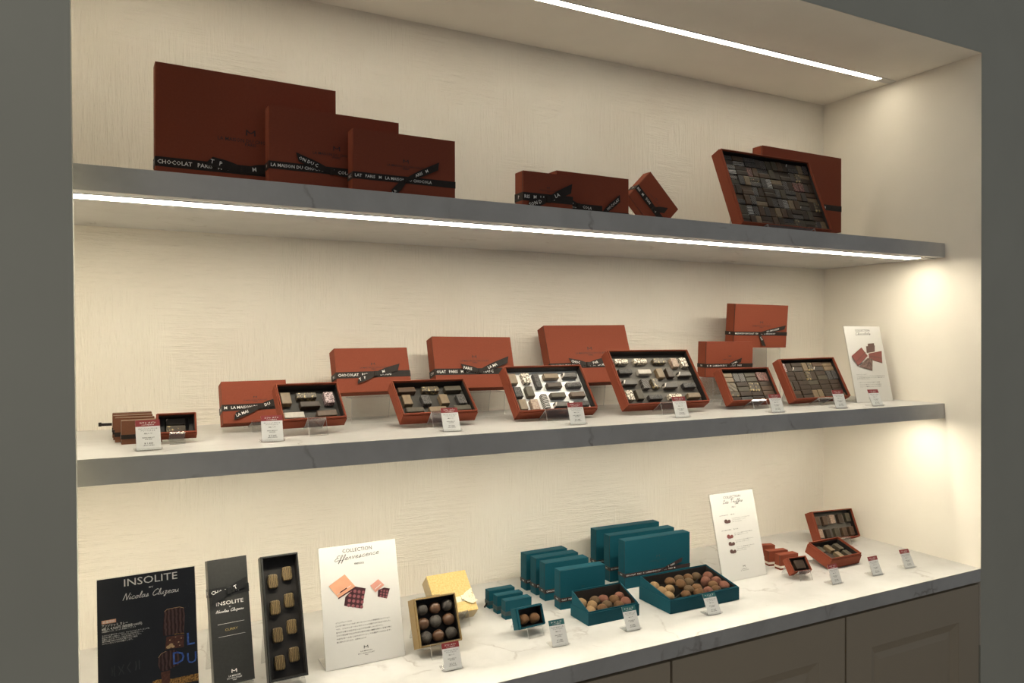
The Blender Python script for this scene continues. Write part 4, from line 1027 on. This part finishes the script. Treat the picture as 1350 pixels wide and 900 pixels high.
for i, (s, ww) in enumerate((('スパイスの香るガナッシュに、キャラメリゼしたアーモンドを', .0630), ('合わせた新しい味わい。ひと口ごとに広がるカレーの', .0545), ('余韻とショコラのやさしい甘みをお楽しみください。', .0520), ('意外な組み合わせが生む驚きのひと粒を', .0470), ('メゾンの技とともにお届けします。', .0405))):
    p.words(s, -.0618, .1632-i*.0028, width=ww, height=.0017, align='L', res=1)
p.build('lettering', [INKW, SALMON], c, face_at(-.0003))
p = Print()
p.poly([(.0225,.1840),(.0265,.1868),(.0440,.1872),(.0500,.1845),(.0515,.1750),(.0490,.1475),(.0200,.1488),(.0197,.1560)], 0)
p.poly([(.0244,.1467),(.0221,.1288),(.0481,.1272),(.0493,.1455)], 1, ZP)
for X, Y, r in ((.027,.1315,.0035),(.0305,.134,.003),(.033,.131,.0025),(.041,.136,.0012),(.045,.141,.0011),(.029,.141,.0012),(.037,.144,.0009),(.0425,.131,.001)): p.disc(X, Y, r, r*.7, 2, 2*ZP)
p.poly([(.0350,.1478),(.0360,.1490),(.0480,.1482),(.0500,.1470)], 3, 2*ZP)
p.poly([(.0124,.1190),(.0165,.1240),(.0235,.1262),(.0370,.1262),(.0420,.1150),(.0400,.1030),(.0250,.0985),(.0150,.0990),(.0118,.1080)], 0, ZP)
p.poly([(.0154,.0975),(.0163,.0800),(.0270,.0800),(.0282,.0977)], 1, 2*ZP)
p.poly([(.0037,.0865),(.0100,.0880),(.0300,.0850),(.0676,.0850),(.0676,.0745),(.0300,.0760),(.0037,.0760)], 3)
p.words('L', .0585, .1290, size=.026, mi=4, z=3*ZP); p.words('D', .0405, .1050, size=.0255, mi=4, z=3*ZP); p.words('U', .0590, .1020, size=.0225, mi=4, z=3*ZP)
for X, Y, hh, bend in ((-.050, .1065, .012, .001), (-.046, .1045, .016, -.001), (-.041, .1050, .013, .003), (-.034, .1055, .014, -.003), (-.025, .1060, .015, -.0045), (-.0185, .1075, .013, .001), (-.0135, .1080, .013, .0)):
    p.line([(X, Y), (X+bend, Y+hh*.5), (X, Y+hh)], .0014, 5, ZP)
rg = random.Random(5)
for _ in range(26): p.disc(rg.uniform(.052, .066), rg.uniform(.150, .225), rg.uniform(.0003, .0007), None, 5, ZP, 6)
p.line([(.0225,.1840),(.0265,.1868),(.0440,.1872),(.0500,.1845)], .0006, 2, 3*ZP); p.line([(.0124,.1190),(.0165,.1240),(.0235,.1262)], .0006, 2, 3*ZP)
p.build('picture', [P_CHOC, P_BROWN, P_NUT, P_GOLD, P_BLUE, P_FAINT], c, face_at(-.0003))

# ------------------------------------------------------------------ price tags
def price_tag(x, y, z, psi, t, w, h, head, label, lines, price):
    Pb = (x, y, z+.0006, psi, t, 0, w, h, .001)
    M = place(*Pb); T = empty('price_tag', M); tag(T, label, 'price tag', 'price tags')
    b = MB(); b.box(-w/2, w/2, 0, .0005, .001, h); c = b.build('card', CARD, T)
    b = MB(); b.box(-w/2, w/2, -.0001, .0000, h*.79, h); hd = b.build('header', head, T)
    p = Print()
    p.words(lines[0], 0, h*.885, width=w*.66, height=h*.045, res=1, mi=1); p.words(lines[1], 0, h*.825, width=w*.5, height=h*.028, res=1, mi=1)
    p.words(lines[2], 0, h*.685, width=w*.78, height=h*.045, res=1); p.words(lines[3], 0, h*.625, width=w*.60, height=h*.040, res=1); p.words(lines[4], 0, h*.535, width=w*.34, height=h*.03, res=1)
    p.words('原材料名は裏面に記載', 0, h*.40, width=w*.5, height=h*.03, res=1); p.words('本体価格', 0, h*.35, width=w*.3, height=h*.025, res=1)
    p.words(price, 0, h*.205, width=w*.36, height=h*.055, res=1); p.words('(税込価格)', 0, h*.155, width=w*.46, height=h*.025, res=1)
    p.build('lettering', [INKG, INKW], c, face_at(-.0003))
    tt = R(t); b = MB()
    b.box(-w/2-.001, w/2+.001, .0007, .0022, 0, h*.55)
    lvl = Vector((math.cos(tt), math.sin(tt))); th = Vector((-math.sin(tt), math.cos(tt)))*.0022; A_ = Vector((.0022, .0008)) - lvl*.010; e = A_+lvl*.034
    A2 = A_
    vs = []
    for X in (-w/2-.002, w/2+.002):
        for q in (Vector((.0024,.0010)), e, e+th, Vector((.0024,.0010))+th): vs.append((X, q.x, q.y))
    b.add(vs, [(0,1,2,3),(7,6,5,4),(0,4,5,1),(1,5,6,2),(2,6,7,3),(3,7,4,0)])
    b.bbox(-w/2-.002, w/2+.002, -.0035, -.0003, .0, .0035, .0006)
    b.build('clear_base', ACRYLIC, T)
L1 = ('コフレ メゾン', 'ショコラの詰め合わせ', 'ガナッシュとプラリネ', 'アソートメント', '箱入り')
L2 = ('トリュフ', 'トリュフの詰め合わせ', 'ココアをまとった', 'トリュフ ショコラ', '箱入り')
for q, hd, lb, pr in (
  ((-1.9441,.1458,-.2018,5.7,22.4,.0356,.0501), HEADR, 'red-headed price tag in front of the little brown boxes', '¥ 1,404'),
  ((-1.7529,.157,-.2018,-1.5,22.9,.0354,.0473), HEADR, 'red-headed price tag in front of the small bowed box and the six-chocolate box', '¥ 3,240'),
  ((-1.4248,.1475,-.2018,-1.8,24.8,.0347,.0474), HEADR, 'red-headed price tag in front of the ten-chocolate box', '¥ 4,320'),
  ((-1.1542,.1281,-.2018,-5.3,22.6,.035,.0475), HEADR, 'red-headed price tag in front of the white-lined opened box', '¥ 6,480'),
  ((-.8766,.134,-.2018,-6,23.2,.0349,.0493), HEADR, 'red-headed price tag in front of the twenty-chocolate box', '¥ 8,640'),
  ((-.6017,.1165,-.2018,-8,22.2,.0346,.046), HEADR, 'red-headed price tag in front of the smaller packed box on the middle shelf', '¥ 7,020'),
  ((-.3793,.1195,-.2018,-7.7,21.2,.0346,.0483), HEADR, 'red-headed price tag in front of the packed box beside the menu card', '¥ 9,720'),
  ((-.2423,.1187,-.2018,-8.2,26.8,.0348,.0469), HEADR, 'red-headed price tag in front of the menu card on the middle shelf', '¥ 5,400'),
  ((-1.4522,.0789,-.6238,-2.7,24.4,.0335,.048), HEADR, 'red-headed price tag in front of the opened gold truffle box', '¥ 2,916'),
  ((-1.2256,.0799,-.6238,-3,25.6,.0343,.0496), HEADT, 'teal-headed price tag in front of the two-truffle teal box', '¥ 1,080'),
  ((-1.053,.0773,-.6238,-1.5,24.8,.0329,.0488), HEADT, 'teal-headed price tag in front of the smaller teal tray', '¥ 3,780'),
  ((-.8434,.0686,-.6238,-2.2,28.1,.0345,.0459), HEADT, 'teal-headed price tag in front of the larger teal tray', '¥ 7,344'),
  ((-.4379,.0839,-.6238,-.2,22,.0325,.048), HEADR, 'red-headed price tag in front of the single-chocolate and nearly flat boxes, countertop', '¥ 1,080'),
  ((-.2897,.0835,-.6238,-2.4,24.3,.0338,.0475), HEADR, 'red-headed price tag standing second from the wall end of the countertop', '¥ 2,160'),
  ((-.1627,.0835,-.6238,-4.6,27.3,.0344,.0489), HEADR, 'red-headed price tag standing nearest the end wall on the countertop', '¥ 3,240')):
    x, y, z, psi, t, w, h = q
    price_tag(x, y, z+Z, psi, t, w, h, hd, lb, L2 if hd is HEADT else L1, pr)

# ------------------------------------------------------------------ room light, added fill, camera, view
w = bpy.data.worlds.new('shop'); S.world = w; w.use_nodes = True
bg = w.node_tree.nodes['Background']; bg.inputs['Color'].default_value = (.98, 1., 1.0, 1); bg.inputs['Strength'].default_value = .19
la = bpy.data.lights.new('left_fill_light', 'AREA'); la.shape = 'DISK'; la.size = .3; la.energy = 5.5; la.color = (1, .93, .82)
lo = bpy.data.objects.new('left_fill_light', la); COL.objects.link(lo); lo.location = (-3.0, -1.0, 2.75)  # added area light out of view, brightens the left of the front wall
cam = bpy.data.cameras.new('camera'); co = bpy.data.objects.new('camera', cam); COL.objects.link(co)
yaw, pitch, roll = .4795, -.0041, -.0009
fw = Vector((math.sin(yaw)*math.cos(pitch), math.cos(yaw)*math.cos(pitch), math.sin(pitch)))
r0 = Vector((math.cos(yaw), -math.sin(yaw), 0)); u0 = r0.cross(fw)
rr = r0*math.cos(roll)+u0*math.sin(roll); uu = -r0*math.sin(roll)+u0*math.cos(roll)
co.matrix_world = Matrix(((rr.x, uu.x, -fw.x, -1.9841), (rr.y, uu.y, -fw.y, -1.1735), (rr.z, uu.z, -fw.z, 1.4993), (0,0,0,1)))
cam.sensor_width = 36; cam.lens = 993.14/1350*36; cam.clip_start = .02
S.camera = co
vs = S.view_settings
S.display_settings.display_device = 'sRGB'
vs.view_transform = 'Standard'; vs.look = 'None'; vs.exposure = 0; vs.gamma = 1; vs.use_curve_mapping = False
